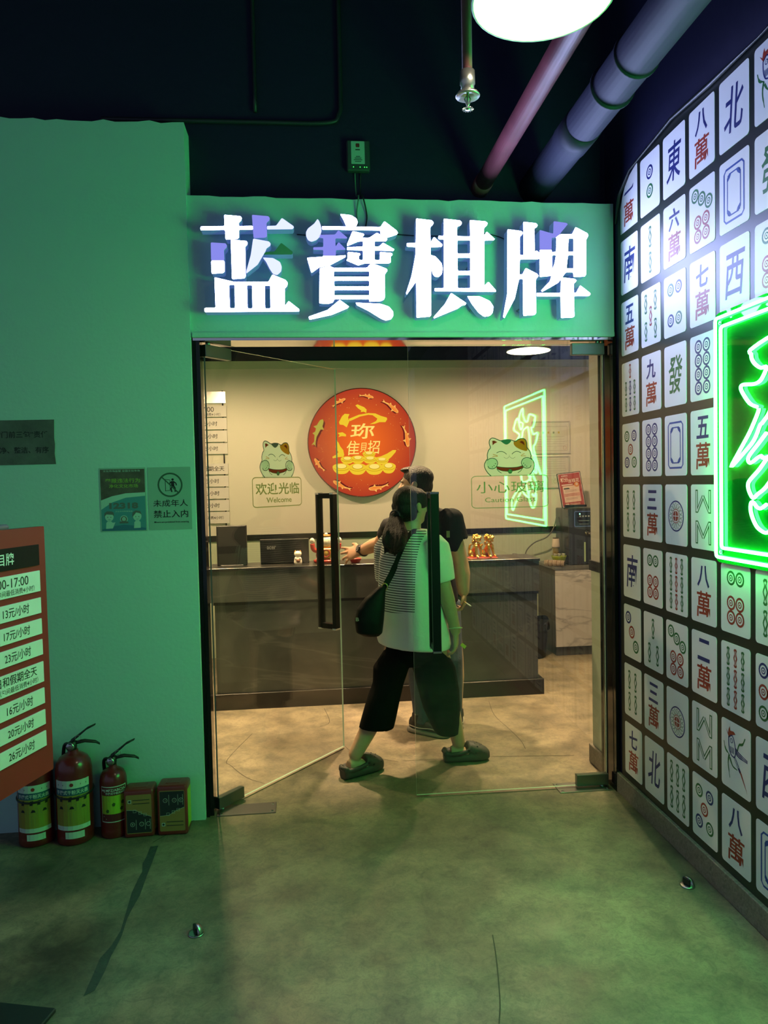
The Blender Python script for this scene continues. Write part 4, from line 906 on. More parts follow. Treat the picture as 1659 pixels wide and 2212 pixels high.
def hood_box(loc, w, d, h, rz, flip, label):
    t = thing('smoke_hood_box', loc, label, 'box', 'red emergency hood boxes', rz=rz)
    MB().box((0, 0, h/2), (w, d, h), mat('hood_box_red', (0.22, 0.022, 0.018), 0.35, coat=0.2), 0.012, seg=3).build('case', t)
    MB().box((0, 0, h-0.001), (w*0.5, d*0.5, 0.006), mat('hood_box_red'), 0.002).build('lid_catch', t)
    F = Flat(0.0003); GOLD = mat('hood_gold', (0.33, 0.19, 0.055), 0.45); DK = mat('hood_dark', (0.02, 0.024, 0.028), 0.4); LINE = mat('hood_pale', (0.45, 0.50, 0.42), 0.5)
    x0, x1, y0, y1 = -w*.42, w*.42, h*.09, h*.90; F.rrect(x0, y0, x1, y1, .006, GOLD); F.layer()
    ys = lambda v: (y0+(y1-y0)*v) if not flip else (y1-(y1-y0)*v)
    F.poly([(x0+.002, ys(.02)), (x1-.002, ys(.02)), (x1-.002, ys(.42)), (w*.12, ys(.50)), (-w*.1, ys(.60)), (x0+.002, ys(.62))], DK); F.layer()
    F.stroke([(x0+.002, ys(.62)), (-w*.1, ys(.60)), (w*.12, ys(.50)), (x1-.002, ys(.42))], .0015, LINE)
    for k, x in enumerate((-.14, .04, .2)): F.stroke([(w*x-.006, ys(.58-.05*k)-.006), (w*x+.006, ys(.58-.05*k)-.006), (w*x+.006, ys(.58-.05*k)+.006), (w*x-.006, ys(.58-.05*k)+.006)], .0016, LINE, True)
    for x in (-.22, .08, .3): F.disc((w*x, ys(.24)), .010, LINE, 14); F.layer(); F.disc((w*x, ys(.24)), .008, DK, 14); F.disc((w*x, ys(.24)), .004, LINE, 10); F.layer(-1)
    for x in (-.1, .2, .36): F.stroke([(w*x, ys(.1)), (w*x, ys(.36))], .0015, LINE)
    [F.stroke([(-w*.2, ys(k)), (w*.36, ys(k))], .003, DK) for k in (.86, .77)]
    F.rrect(-w*.36, ys(.83)-.008, -w*.24, ys(.83)+.008, .002, LINE); F.layer(); F.disc((-w*.30, ys(.83)), .005, DK, 10)
    F.build('front_print', t, frame((0, -d/2-0.0006, 0), FACADE))
    F = Flat(0.0003); F.rrect(-d*.36, h*.12, d*.36, h*.88, .004, L_LIME); F.build('side_print', t, frame((w/2+0.0006, 0, 0), (0, 1, 0)))
hood_box((-0.783, 3.375, 0), 0.130, 0.098, 0.215, 0.03, False, 'red smoke hood box next to the small extinguisher, dark print low on its front')
hood_box((-0.636, 3.375, 0), 0.132, 0.098, 0.226, -0.03, True, 'red smoke hood box nearest the doorway, dark print high on its front')
# floor door stops: half domes with a rubber face
def door_stop(p, rz, label):
    t = thing('door_stop', p, label, 'door stop', 'floor door stops', rz=rz)
    R = 0.026
    mb = MB(); rings = []
    for i in range(7):
        a = PI/2*i/6; rr = R*math.cos(a)
        rings.append([(max(rr, 0.001)*math.cos(PI*k/12-PI/2)*1.0, max(rr, 0.001)*math.sin(PI*k/12-PI/2), 0.004+R*1.15*math.sin(a)) for k in range(13)])
    mb.rings(rings, M_STEEL, True, True); mb.build('dome', t)
    MB().lathe([(R*1.08, 0), (R*1.08, 0.003), (R*0.9, 0.005), (0.002, 0.005)], M_STEEL, 24).build('base', t)
    MB().box((-0.004, 0, 0.018), (0.008, 0.034, 0.026), M_EXTB, 0.003).build('rubber_pad', t)
door_stop((-0.425, 2.57, 0), 0.4, 'steel half-dome door stop on the open floor to the left')
door_stop((1.392, 2.62, 0), 0.4, 'steel half-dome door stop beside the right baseboard')
# ================================================================== reception counter
M_STONE = stone('dark_stone_laminate', (0.074, 0.080, 0.069), (0.036, 0.040, 0.034), (0.12, 0.125, 0.105), 1.5, 0.008, 0.34, 0.75)
M_MARBLE = stone('white_marble_laminate', (0.74, 0.70, 0.64), (0.66, 0.62, 0.57), (0.18, 0.17, 0.17), 2.6, 0.016, 0.3, -0.75)
M_DARKWOOD = wood('dark_grey_laminate', (0.045, 0.045, 0.042), (0.085, 0.085, 0.078), (40, 40, 4))
M_KICK = mat('black_kick', (0.012, 0.011, 0.010), 0.3)
CT = 0.985
cx0, cx1, cy0, cy1 = -0.70, 1.640, 5.165, 5.78
t = thing('reception_counter', ((cx0+cx1)/2, cy0, 0), 'long dark stone-faced reception counter with black plinth and top', 'counter')
o_ = Vector(((cx0+cx1)/2, cy0, 0))
def part(name, a, b, m_, bev=0.0015): return MB().span(Vector(a)-o_, Vector(b)-o_, m_, bev).build(name, t)
part('plinth', (cx0+0.03, cy0-0.012, 0), (cx1+0.022, cy1, 0.112), M_KICK)
part('lower_panel', (cx0+0.04, cy0+0.012, 0.112), (cx1-0.014, cy1-0.02, 0.728), M_STONE)
part('shadow_gap', (cx0+0.03, cy0+0.008, 0.728), (cx1-0.004, cy1-0.02, 0.748), M_KICK)
part('upper_panel', (cx0, cy0, 0.748), (cx1, cy0+0.04, 0.965), M_STONE)
part('end_panel', (cx1-0.03, cy0+0.04, 0.748), (cx1, cy1-0.02, 0.965), M_STONE)
part('worktop', (cx0, cy0+0.04, 0.90), (cx1-0.03, cy1-0.02, 0.930), M_STONE)
part('ledge', (cx0-0.005, cy0-0.006, 0.965), (cx1+0.006, cy0+0.33, CT), M_KICK)
YC = 5.32
# upright black case and laptop
t = thing('computer_case', (-0.548, YC+0.04, CT), 'upright flat black case at the left end of the counter', 'computer')
MB().box((0, 0, 0.142), (0.208, 0.07, 0.284), mat('case_black', (0.014, 0.015, 0.015), 0.5, noise=(4, 0.3), spec=0.2), 0.004).build('case', t)
MB().box((0, 0, 0.003), (0.16, 0.10, 0.006), M_BLACK, 0.002).build('foot', t)
t = thing('laptop', (-0.176, YC+0.02, CT), 'open black laptop seen from behind on the counter', 'laptop')
M_LAP = mat('laptop_shell', (0.012, 0.013, 0.013), 0.5, spec=0.2)
lid = MB().box((0, 0, 0.085), (0.345, 0.010, 0.170), M_LAP, 0.003).build('lid', t, Matrix.Translation((0, 0.0, 0.012)) @ Matrix.Rotation(0.12, 4, 'X'))
q = Flat(); q.text('acer', -0.125, 0.098, -0.060, 0.122, mat('laptop_logo', (0.22, 0.22, 0.21), 0.4), 0.02); q.build('logo', lid, frame((0, -0.0056, 0), FACADE))
MB().box((0, 0.12, 0.007), (0.345, 0.24, 0.014), M_LAP, 0.003).build('base', t)
MB().tube([(-0.14, 0, 0.012), (0.14, 0, 0.012)], 0.007, M_BLACK, 8).build('hinge', t)

# ------------------------------------------------------------------ figurines
C_WHITE = mat('cat_white', (0.72, 0.66, 0.56), 0.25, coat=0.4); C_RED = mat('cat_red', (0.42, 0.035, 0.025), 0.3, coat=0.4); C_GOLD = mat('cat_gold', (0.75, 0.42, 0.10), 0.3, 0.7)
C_ORANGE = mat('cat_orange', (0.55, 0.20, 0.04), 0.35); C_DARK = mat('cat_dark', (0.03, 0.02, 0.02), 0.4); C_PINK = mat('cat_pink', (0.62, 0.26, 0.22), 0.35)
def ear(mb, c, s_, m_): mb.add([(c[0]-s_, c[1], c[2]), (c[0]+s_, c[1], c[2]), (c[0], c[1]+s_*.7, c[2]), (c[0], c[1]-s_*.7, c[2]), (c[0], c[1], c[2]+s_*1.5)], [(0, 3, 4), (3, 1, 4), (1, 2, 4), (2, 0, 4), (0, 2, 1, 3)], m_)
t = thing('cat_figurine', (-0.082, YC-0.06, CT), 'tiny white cat figurine holding a plaque, beside the laptop', 'figurine')
MB().loft([((0, 0, 0), (0.026, 0, 0), (0, 0.020, 0)), ((0, 0, 0.02), (0.029, 0, 0), (0, 0.022, 0)), ((0, 0, 0.045), (0.025, 0, 0), (0, 0.019, 0)), ((0, 0, 0.058), (0.017, 0, 0), (0, 0.015, 0))], C_WHITE, 16).build('body', t)
MB().ball((0, 0, 0.076), (0.027, 0.022, 0.022), C_WHITE, 16, 10).build('head', t)
for s_ in (-1, 1):
    q = MB(); ear(q, (s_*0.017, 0, 0.090), 0.009, C_ORANGE); q.build('ear', t)
    MB().ball((s_*0.010, -0.0205, 0.078), 0.0022, C_DARK, 8, 6).build('eye', t)
    MB().ball((s_*0.016, -0.016, 0.045), (0.008, 0.008, 0.006), C_WHITE, 10, 6).build('paw', t)
MB().lathe([(0.0005, 0), (0.014, 0), (0.014, 0.004), (0.0005, 0.004)], mat('plaque_brown', (0.22, 0.10, 0.06), 0.5), 18, mtx=Matrix.Translation((0.002, -0.020, 0.030)) @ Matrix.Rotation(PI/2, 4, 'X')).build('plaque', t)
t = thing('beckoning_cat', (0.118, YC+0.02, CT), 'large red and white beckoning cat ornament with gold medallion on the counter', 'figurine')
MB().loft([((0, 0, 0), (0.085, 0, 0), (0, 0.065, 0)), ((0, 0, 0.016), (0.092, 0, 0), (0, 0.072, 0)), ((0, 0, 0.024), (0.088, 0, 0), (0, 0.068, 0))], C_RED, 28).build('cushion', t)
MB().loft([((0, 0, 0.020), (0.066, 0, 0), (0, 0.052, 0)), ((0, 0, 0.055), (0.074, 0, 0), (0, 0.056, 0)), ((0, 0, 0.095), (0.064, 0, 0), (0, 0.048, 0)), ((0, 0, 0.118), (0.044, 0, 0), (0, 0.036, 0))], C_RED, 28).build('robe', t)
MB().box((0, -0.052, 0.070), (0.094, 0.016, 0.075), C_GOLD, 0.006).build('apron', t)
MB().tube([(0.026*math.cos(a), -0.063, 0.072+0.026*math.sin(a)) for a in [2*PI*i/24 for i in range(24)]], 0.005, C_RED, 8, closed=True).build('medallion_ring', t)
MB().ball((0, -0.062, 0.072), (0.017, 0.007, 0.017), C_GOLD, 16, 8).build('medallion', t)
MB().ball((0, -0.004, 0.152), (0.062, 0.048, 0.046), C_WHITE, 24, 14).build('head', t)
MB().tube([(0.046*math.cos(a), 0.040*math.sin(a), 0.116) for a in [2*PI*i/28 for i in range(28)]], 0.006, C_GOLD, 8, closed=True).build('collar', t)
for s_ in (-1, 1):
    q = MB(); ear(q, (s_*0.038, 0, 0.184), 0.020, C_RED if s_ > 0 else C_WHITE); q.build('ear', t)
    MB().tube(spline([(s_*0.058, -0.01, 0.085), (s_*0.088, -0.016, 0.10), (s_*0.096, -0.018, 0.140)], False, 5), 0.017, C_RED, 12).build('sleeve', t)
    pw = MB().ball((s_*0.097, -0.020, 0.160), (0.018, 0.015, 0.022), C_WHITE, 14, 8).build('paw', t)
    for k in (-1, 0, 1): MB().box((s_*0.097+k*0.007, -0.036, 0.162), (0.0022, 0.003, 0.010), C_DARK).build('claw_mark', pw)
    MB().ball((s_*0.050, -0.050, 0.030), (0.024, 0.022, 0.018), C_PINK if s_ < 0 else C_WHITE, 14, 8).build('foot', t)
    F = Flat(); F.stroke([(s_*0.014, 0.155), (s_*0.024, 0.160), (s_*0.034, 0.155)], 0.0025, C_DARK, smooth=4); F.build('eye', t, frame((0, -0.050, 0), FACADE))
F = Flat(); F.stroke([(-0.010, 0.138), (-0.005, 0.134), (0, 0.140), (0.005, 0.134), (0.010, 0.138)], 0.002, C_DARK, smooth=3); F.poly([(-.004, .146), (.004, .146), (0, .141)], C_PINK); F.build('mouth', t, frame((0, -0.0530, 0), FACADE))
MB().loft([((0.0, -0.01, 0.190), (0.040, 0, 0), (0, 0.03, 0)), ((0, -0.01, 0.200), (0.030, 0, 0), (0, 0.024, 0)), ((0, -0.01, 0.208), (0.012, 0, 0), (0, 0.01, 0))], C_ORANGE, 18).build('cap', t)
MB().ball((0.004, -0.024, 0.205), (0.013, 0.010, 0.012), C_WHITE, 10, 8).build('cap_charm', t)
t = thing('red_dish', (0.325, YC-0.045, CT), 'small red dish under the reaching hand on the counter', 'dish')
MB().loft([((0, 0, 0), (0.030, 0, 0), (0, 0.030, 0)), ((0, 0, 0.004), (0.032, 0, 0), (0, 0.032, 0)), ((0, 0, 0.026), (0.044, 0, 0), (0, 0.044, 0)), ((0, 0, 0.030), (0.045, 0, 0), (0, 0.045, 0)), ((0, 0, 0.027), (0.040, 0, 0), (0, 0.040, 0)), ((0, 0, 0.010), (0.028, 0, 0), (0, 0.028, 0))], C_RED, 24).build('bowl', t)
MB().tube([(0.0445*math.cos(a), 0.0445*math.sin(a), 0.030) for a in [2*PI*i/24 for i in range(24)]], 0.002, C_PINK, 6, closed=True).build('rim', t)
M_GOLD = mat('polished_gold', (0.85, 0.52, 0.13), 0.24, 1.0, bump=(160, 0.35))
tag(MB().box((0, 0, 0.0015), (0.21, 0.10, 0.003), mat('red_cloth', (0.45, 0.07, 0.06), 0.7), 0.001).build('red_mat', None, Matrix.Translation((1.262, YC, CT))), 'thin red mat under the two gold lions', 'mat')
def lion(loc, rz, label):
    t = thing('gold_lion', loc, label, 'figurine', 'gold guardian lions on the counter', rz=rz)
    m_ = M_GOLD; b = MB()
    b.loft([((-0.030, 0, 0.030), (0, 0.030, 0), (0.02, 0, 0.030)), ((-0.012, 0, 0.055), (0, 0.032, 0), (0.024, 0, 0.022)), ((0.010, 0, 0.085), (0, 0.028, 0), (0.026, 0, 0.010)), ((0.016, 0, 0.108), (0, 0.022, 0), (0.020, 0, 0.004))], m_, 16)
    for s_ in (-1, 1):
        b.tube([(0.026, s_*0.020, 0.085), (0.030, s_*0.025, 0.050), (0.038, s_*0.026, 0.012)], [0.014, 0.010, 0.009], m_, 10, round_ends=True)
        b.ball((0.046, s_*0.027, 0.009), (0.016, 0.012, 0.009), m_, 10, 6)
        b.ball((-0.026, s_*0.024, 0.030), (0.026, 0.014, 0.028), m_, 12, 8); b.ball((-0.004, s_*0.030, 0.009), (0.018, 0.011, 0.009), m_, 10, 6)
    remesh(b, 'body', 0.0035, 2, parent=t, material=m_)
    h = MB(); h.ball((0.022, 0, 0.136), (0.026, 0.028, 0.026), m_, 16, 10); h.ball((0.042, 0, 0.146), (0.018, 0.020, 0.010), m_, 12, 8); h.ball((0.052, 0, 0.152), (0.007, 0.010, 0.006), m_, 8, 6)
    h.ball((0.038, 0, 0.120), (0.016, 0.016, 0.007), m_, 12, 8)
    for s_ in (-1, 1): h.ball((0.036, s_*0.014, 0.157), 0.0065, m_, 8, 6); h.ball((0.012, s_*0.024, 0.155), (0.008, 0.006, 0.010), m_, 8, 6)
    remesh(h, 'head', 0.003, 1, parent=t, material=m_)
    mn = MB()
    for i in range(26):
        a = random.uniform(-PI, PI); z = random.uniform(0.098, 0.165); rr = 0.027
        mn.ball((0.004+0.016*math.cos(a) if math.cos(a) < 0.3 else -0.004, rr*math.sin(a), z), 0.0085, m_, 8, 5)
    mn.build('mane_curls', t)['kind'] = 'stuff'
    MB().tube(spline([(-0.048, 0, 0.025), (-0.062, 0, 0.050), (-0.056, 0, 0.082), (-0.046, 0, 0.09)], False, 5), [0.008]*16, m_, 8, round_ends=True).build('tail', t)
    MB().ball((0.040, 0, 0.098), 0.006, m_, 8, 6).build('bell', t)
lion((1.212, YC+0.005, CT+0.003), -0.95, 'gold guardian lion nearer the man on the counter')
lion((1.302, YC+0.005, CT+0.003), -0.85, 'gold guardian lion nearer the counter end')

# ================================================================== round lucky lightbox
CXY = atY(782.5, 956, 6.665); R0 = 0.486
t = thing('round_lightbox', (CXY.x, YB, CXY.z), 'round red lightbox with gold lucky character, ingots and carp on the back wall', 'lightbox')
f = frame((0, 6.665-YB, 0), FACADE)
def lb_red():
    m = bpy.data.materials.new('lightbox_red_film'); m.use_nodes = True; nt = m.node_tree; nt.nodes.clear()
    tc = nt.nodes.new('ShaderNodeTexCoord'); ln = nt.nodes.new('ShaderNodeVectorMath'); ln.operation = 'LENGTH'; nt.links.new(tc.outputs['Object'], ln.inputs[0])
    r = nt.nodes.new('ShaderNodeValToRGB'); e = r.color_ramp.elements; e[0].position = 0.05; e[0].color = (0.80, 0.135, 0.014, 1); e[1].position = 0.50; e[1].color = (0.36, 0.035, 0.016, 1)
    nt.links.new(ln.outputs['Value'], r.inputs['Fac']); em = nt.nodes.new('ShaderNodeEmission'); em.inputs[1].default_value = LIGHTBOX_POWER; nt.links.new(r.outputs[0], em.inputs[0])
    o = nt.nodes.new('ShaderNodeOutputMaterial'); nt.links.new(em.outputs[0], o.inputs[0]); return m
circ = [(R0*math.cos(2*PI*i/72), R0*math.sin(2*PI*i/72)) for i in range(72)]
M_LBSIDE = mat('lightbox_side_grey', (0.34, 0.34, 0.31), 0.4)
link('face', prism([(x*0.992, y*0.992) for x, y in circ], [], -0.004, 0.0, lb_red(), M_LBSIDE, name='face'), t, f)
MB().lathe([(R0*0.99, -0.005), (R0, 0.0), (R0, -0.078), (R0*0.98, -0.080)], M_LBSIDE, 72, mtx=f).build('drum', t)
MB().tube([(x, y, 0.001) for x, y in circ], 0.0045, mat('lightbox_rim', (0.10, 0.03, 0.02), 0.35), 6, closed=True, mtx=f).build('rim', t)
G1 = emitter('film_gold', (0.92, 0.60, 0.03), 0.95); G2 = emitter('film_pale_gold', (1.0, 0.74, 0.16), 1.0); G3 = emitter('film_deep_gold', (0.62, 0.34, 0.01), 0.85); F1 = emitter('film_carp_orange', (0.95, 0.22, 0.03), 0.95); F2 = emitter('film_carp_edge', (1.0, 0.48, 0.10), 0.95); F3 = emitter('film_carp_gold', (0.60, 0.50, 0.07), 0.8); F4 = emitter('film_shadow', (0.22, 0.02, 0.015), 0.7)
def lb(p):
    q = atY(660+p[0]/6.636, 820+p[1]/6.636, 6.665); return (q.x-CXY.x, q.z-CXY.z)
LBX = lambda pts: [lb(p) for p in pts]
q = Flat(0.0012); q.layer()
GS = [[(715,370),(745,355),(790,375),(840,395),(875,430),(870,480),(835,460),(790,465),(800,445),(750,410)],
      [(480,610),(520,530),(560,490),(630,495),(610,540),(615,580),(640,570),(590,685),(540,650),(490,645)],
      [(615,565),(760,505),(900,480),(1000,485),(1080,520),(1165,545),(1170,570),(1145,610),(1060,610),(990,635),(920,640),(1010,595),(1030,560),(960,510),(900,505),(780,530),(640,595)],
      [(460,765),(530,755),(580,785),(580,815),(520,810),(470,825),(490,795)],
      [(440,870),(470,900),(500,960),(540,1010),(555,1080),(540,1110),(480,1110),(390,1130),(385,1105),(450,1070),(470,1040),(430,970)],
      [(990,1120),(1080,1100),(1170,1060),(1250,1010),(1300,1010),(1290,1040),(1230,1110),(1170,1160),(1050,1150)]]
for g in GS: q.poly(LBX(g), G1)
def lbt(body, x0, y0, x1, y1, b=0.0, sh=0.12):
    a, c2 = lb((x0, y1)), lb((x1, y0)); q.text(body, a[0], a[1], c2[0], c2[1], G2, b, shear=sh)
lbt('珎', 650, 625, 985, 850, 0.012); lbt('隹', 590, 875, 770, 1085, 0.004); lbt('貝', 785, 905, 880, 1045, 0.0); lbt('招', 895, 870, 1060, 1065, 0.006)
q.build('gold_characters', t, f)
q = Flat(0.0008); q.layer(2)
def ingot(cx, cy, w_, h_):
    body = [(cx-w_, cy-h_*.35), (cx-w_*.55, cy-h_*.72), (cx, cy-h_*.80), (cx+w_*.55, cy-h_*.72), (cx+w_, cy-h_*.35), (cx+w_*.92, cy+h_*.30), (cx+w_*.55, cy+h_*.85), (cx, cy+h_), (cx-w_*.55, cy+h_*.85), (cx-w_*.92, cy+h_*.30)]
    q.poly(LBX([(p.x, p.y) for p in spline([(a, b, 0) for a, b in body], True, 4)]), G1); q.layer()
    for k, (m_, s_) in enumerate(((G3, 1.0), (G2, 0.9))):
        q.poly(LBX([(cx+w_*.62*s_*math.cos(a), cy-h_*.28+h_*.42*s_*math.sin(a)-(4 if k else 0)) for a in [2*PI*i/20 for i in range(20)]]), m_); q.layer()
    q.stroke(LBX([(cx-w_*.9, cy+h_*.05), (cx-w_*.4, cy+h_*.36), (cx+w_*.4, cy+h_*.36), (cx+w_*.9, cy+h_*.05)]), 0.004, G3, smooth=4); q.layer(-3)
for a in ((910, 1070, 90, 55), (600, 1150, 95, 60), (750, 1140, 95, 65), (925, 1145, 100, 60), (1095, 1160, 95, 55)): ingot(*a)
q.layer(4)
for a in ((1190, 1260, 100, 85), (515, 1270, 125, 85), (985, 1275, 130, 90), (745, 1275, 125, 90)): ingot(*a); q.layer(4)
q.build('gold_ingots', t, f)
def carp(x, y, ang, L, m_, em):
    F = Flat(0.0008); F.layer(1)
    c, s_ = math.cos(ang), math.sin(ang)
    T = lambda pts: [lb((x+(u*c-v*s_)*L, y+(u*s_+v*c)*L)) for u, v in pts]
    body = [(1.0, 0), (0.85, -.16), (0.5, -.22), (0.0, -.16), (-.45, -.05), (-.8, .10), (-1.15, .02), (-1.0, .16), (-1.1, .34), (-.78, .2), (-.4, .12), (0.1, .16), (0.5, .2), (0.85, .14)]
    F.poly(T([(u-.08, v+.16) for u, v in body]), F4); F.layer(); F.poly(T(body), em); F.layer(); F.poly(T([(u*.88, v*.72) for u, v in body[:5]+body[10:]]), m_)
    for fin in ([(0.45, -.18), (0.2, -.42), (0.15, -.18)], [(0.5, .18), (0.3, .42), (0.22, .18)], [(-.1, -.14), (-.3, -.28), (-.35, -.08)]): F.poly(T(fin), em)
    F.layer(); F.stroke(T([(0.8, -.02), (0.2, -.04), (-.3, .02)]), 0.003, em); F.build('carp_print', t, f)
for a in ((880, 235, 0.25, 100, F1, F2), (480, 320, -0.45, 105, F1, F2), (1230, 385, 0.75, 135, F1, F2), (170, 740, -1.15, 190, F3, F3), (1450, 820, 1.45, 150, F1, F2), (190, 1220, -2.15, 110, F1, F2), (510, 1520, -2.6, 135, F1, F2), (1040, 1550, 3.02, 140, F1, F2)): carp(*a)
q = Flat(0.0008); q.layer(1)
for i in range(90):
    a = random.uniform(0, 2*PI); rr = random.uniform(0.30, 0.43); q.disc((rr*math.cos(a), rr*math.sin(a)), random.uniform(0.0012, 0.0032), F2, 6)
q.build('gold_specks', t, f)['kind'] = 'stuff'

# ================================================================== hanging rate list on the back wall (left)
t = thing('rate_list', (-0.96, YB, 1.19), 'hanging list of white rate panels on the cream back wall at left', 'price list')
YL = YB-0.022
def lz(py): return atY(470, py, YL).z-1.19
M_ROW = mat('rate_row_white', (0.72, 0.68, 0.66), 0.45)
for x in (-0.26, 0.225): MB().tube([(x, -0.012, 0.0), (x, -0.012, 1.21)], 0.006, M_BLACK, 8).build('hanging_rod', t)
f = frame((0, -0.022, 0), FACADE)
link('title_plate', prism([(-0.28, lz(871)), (0.252, lz(871)), (0.252, lz(846)), (-0.28, lz(846))], [], -0.004, 0.004, M_STEEL, M_STEEL, name='title_plate'), t, f)
for y1, y0, tx, sb in ((876, 901, '-17:00', '（包间最低消费4小时）'), (902.5, 928, '13元/小时', None), (929.5, 955, '17元/小时', None), (956.5, 981, '23元/小时', None), (1001, 1025, '周日和假期全天', None), (1027, 1051.5, '16元/小时', None), (1053, 1078, '20元/小时', None), (1079.5, 1104, '26元/小时', None), (1105.5, 1131, None, '（包间最低消费4小时）')):
    a, b = lz(y0), lz(y1); h = b-a
    rw = link('rate_row', prism([(-0.28, a+.002), (0.258, a+.002), (0.258, b-.002), (-0.28, b-.002)], [], -0.004, 0.004, M_ROW, M_ROW, name='rate_row'), t, f)
    q = Flat(0.0003)
    if tx and sb: q.text(tx, -0.1, a+h*.45, 0.148, b-h*.12, INK, 0, fit=False, align='r'); q.text(sb, -0.2, a+h*.10, 0.205, a+h*.36, INK, 0.004, fit=False, align='r')
    elif tx: q.text(tx, -0.2, a+h*.3, 0.175 if '元' in tx else 0.225, b-h*.3 if '元' in tx else b-h*.24, INK, 0.01, fit=False, align='r')
    else: q.text(sb, -0.2, a+h*.36, 0.205, b-h*.36, INK, 0.01, fit=False, align='r')
    q.build('lettering', rw, Matrix.Translation((0, 0, 0.0044)))

# ================================================================== framed certificates
def certificate(px, py, qx, qy, label, kind):
    a, b = atY(px, qy, YB-0.012), atY(qx, py, YB-0.012); w_, h = b.x-a.x, b.z-a.z
    t = thing('certificate', (a.x, YB, a.z), label, 'certificate', 'framed certificates on the back wall')
    f = frame((0, -0.002, 0), FACADE)
    link('frame', prism(rrect_pts(0, 0, w_, h, .008, 3), [rrect_pts(.010, .010, w_-.010, h-.010, .003, 2)], 0, 0.014, mat('clear_frame', (0.55, 0.53, 0.47), 0.2), mat('clear_frame'), name='frame'), t, f)
    q = Flat(0.0004); q.poly([(.009, .009), (w_-.009, .009), (w_-.009, h-.009), (.009, h-.009)], mat('certificate_paper', (0.60, 0.57, 0.50), 0.5)); q.layer()
    G_ = mat('certificate_grey', (0.25, 0.24, 0.21), 0.6); Y_ = mat('certificate_yellow', (0.50, 0.38, 0.10), 0.6)
    if kind == 1:
        q.stroke([(.03, .03), (w_-.025, .03), (w_-.025, h-.05), (.03, h-.05)], .003, G_, True)
        for i in range(5): q.rrect(.05+i*.05, h*.62, .066+i*.05, h*.68, .001, (Y_, G_)[i % 2])
        for i in range(5): q.stroke([(.05, h*.52-i*.022), (w_*.86, h*.52-i*.022)], .0018, G_)
        q.stroke([(w_*.86+.016*math.cos(a_), h*.18+.016*math.sin(a_)) for a_ in [2*PI*i/18 for i in range(18)]], .002, mat('seal_red', (0.4, 0.12, 0.08), 0.6), True)
    else:
        for i in range(8): q.stroke([(.03, h*.90-i*.022), (w_*.9, h*.90-i*.022)], .0016, G_)
        for k in (.34, .20): q.stroke([(w_*.62+.016*math.cos(a_), h*k+.016*math.sin(a_)) for a_ in [2*PI*i/18 for i in range(18)]], .002, G_, True)
        q.rrect(w_*.74, h*.30, w_*.94, h*.37, .002, mat('certificate_faint', (0.46, 0.44, 0.39), 0.6))
    q.build('sheet', t, f @ Matrix.Translation((0, 0, .003)))
certificate(1150, 909, 1231, 981, 'upper framed certificate with a red seal on the back wall', 1)
certificate(1150, 984, 1230, 1055, 'lower framed certificate with two round stamps on the back wall', 2)

# ================================================================== sideboard with dispenser
sx0, sx1, sy0, sy1, SH = 2.125, 3.25, 6.245, 6.735, 0.785
t = thing('sideboard', (sx0, sy0, 0), 'low cabinet with white marble doors and dark grey carcass', 'cabinet')
MB().span((0.01, 0.02, 0), (sx1-sx0, sy1-sy0, 0.075), M_DARKWOOD).build('plinth', t)
MB().span((0, 0.018, 0.075), (sx1-sx0, sy1-sy0, SH-0.026), M_DARKWOOD, 0.001).build('carcass', t)
for k in range(2): MB().span((0.004+k*0.56, 0, 0.080), (0.558+k*0.56, 0.018, SH-0.030), M_MARBLE, 0.001).build('door', t)
MB().span((-0.006, -0.008, SH-0.026), (sx1-sx0, sy1-sy0, SH), mat('grey_top', (0.17, 0.165, 0.145), 0.35), 0.002).build('worktop', t)
t = thing('water_dispenser', (2.43, 6.50, SH), 'black countertop water dispenser with chrome tap on the sideboard', 'dispenser')
M_DSP = mat('dispenser_black', (0.028, 0.030, 0.028), 0.22)
MB().box((0, 0, 0.25), (0.30, 0.34, 0.50), M_DSP, 0.008).build('body', t)
F = Flat(0.0006); F.rrect(-0.095, 0.34, 0.14, 0.475, .010, M_CHROME); F.layer(); F.rrect(-0.091, 0.344, 0.136, 0.471, .008, mat('dispenser_panel', (0.012, 0.016, 0.014), 0.15)); F.layer()
PG = mat('panel_pale', (0.30, 0.34, 0.30), 0.5)
for k in range(4): F.rrect(-0.05+k*0.026, 0.425, -0.034+k*0.026, 0.438, .002, PG)
F.stroke([(-0.055, 0.392), (0.04, 0.392)], .004, PG); F.stroke([(-0.05, 0.362), (0.035, 0.362)], .003, PG); F.build('control_panel', t, frame((0, -0.1705, 0), FACADE))
MB().ball((-0.045, -0.172, 0.452), 0.006, emitter('dispenser_led', (0.3, 1.0, 0.6), 4.0), 8, 6).build('indicator', t)
q = MB(); q.lathe([(0.022, 0), (0.024, 0.01), (0.012, 0.014), (0.010, 0.05), (0.010, 0.055)], M_CHROME, 16, mtx=Matrix.Translation((0.02, -0.17, 0.285)) @ Matrix.Rotation(PI/2, 4, 'X')); q.tube([(0.02, -0.212, 0.29), (0.04, -0.215, 0.27), (0.05, -0.215, 0.225)], 0.010, M_CHROME, 10); q.build('tap', t)
MB().box((0.045, -0.212, 0.305), (0.030, 0.022, 0.050), M_BLACK, 0.004).build('tap_lever', t)
MB().box((-0.002, -0.172, 0.115), (0.014, 0.006, 0.175), emitter('level_gauge', (0.75, 0.70, 0.22), 0.35), 0.003).build('level_gauge', t)
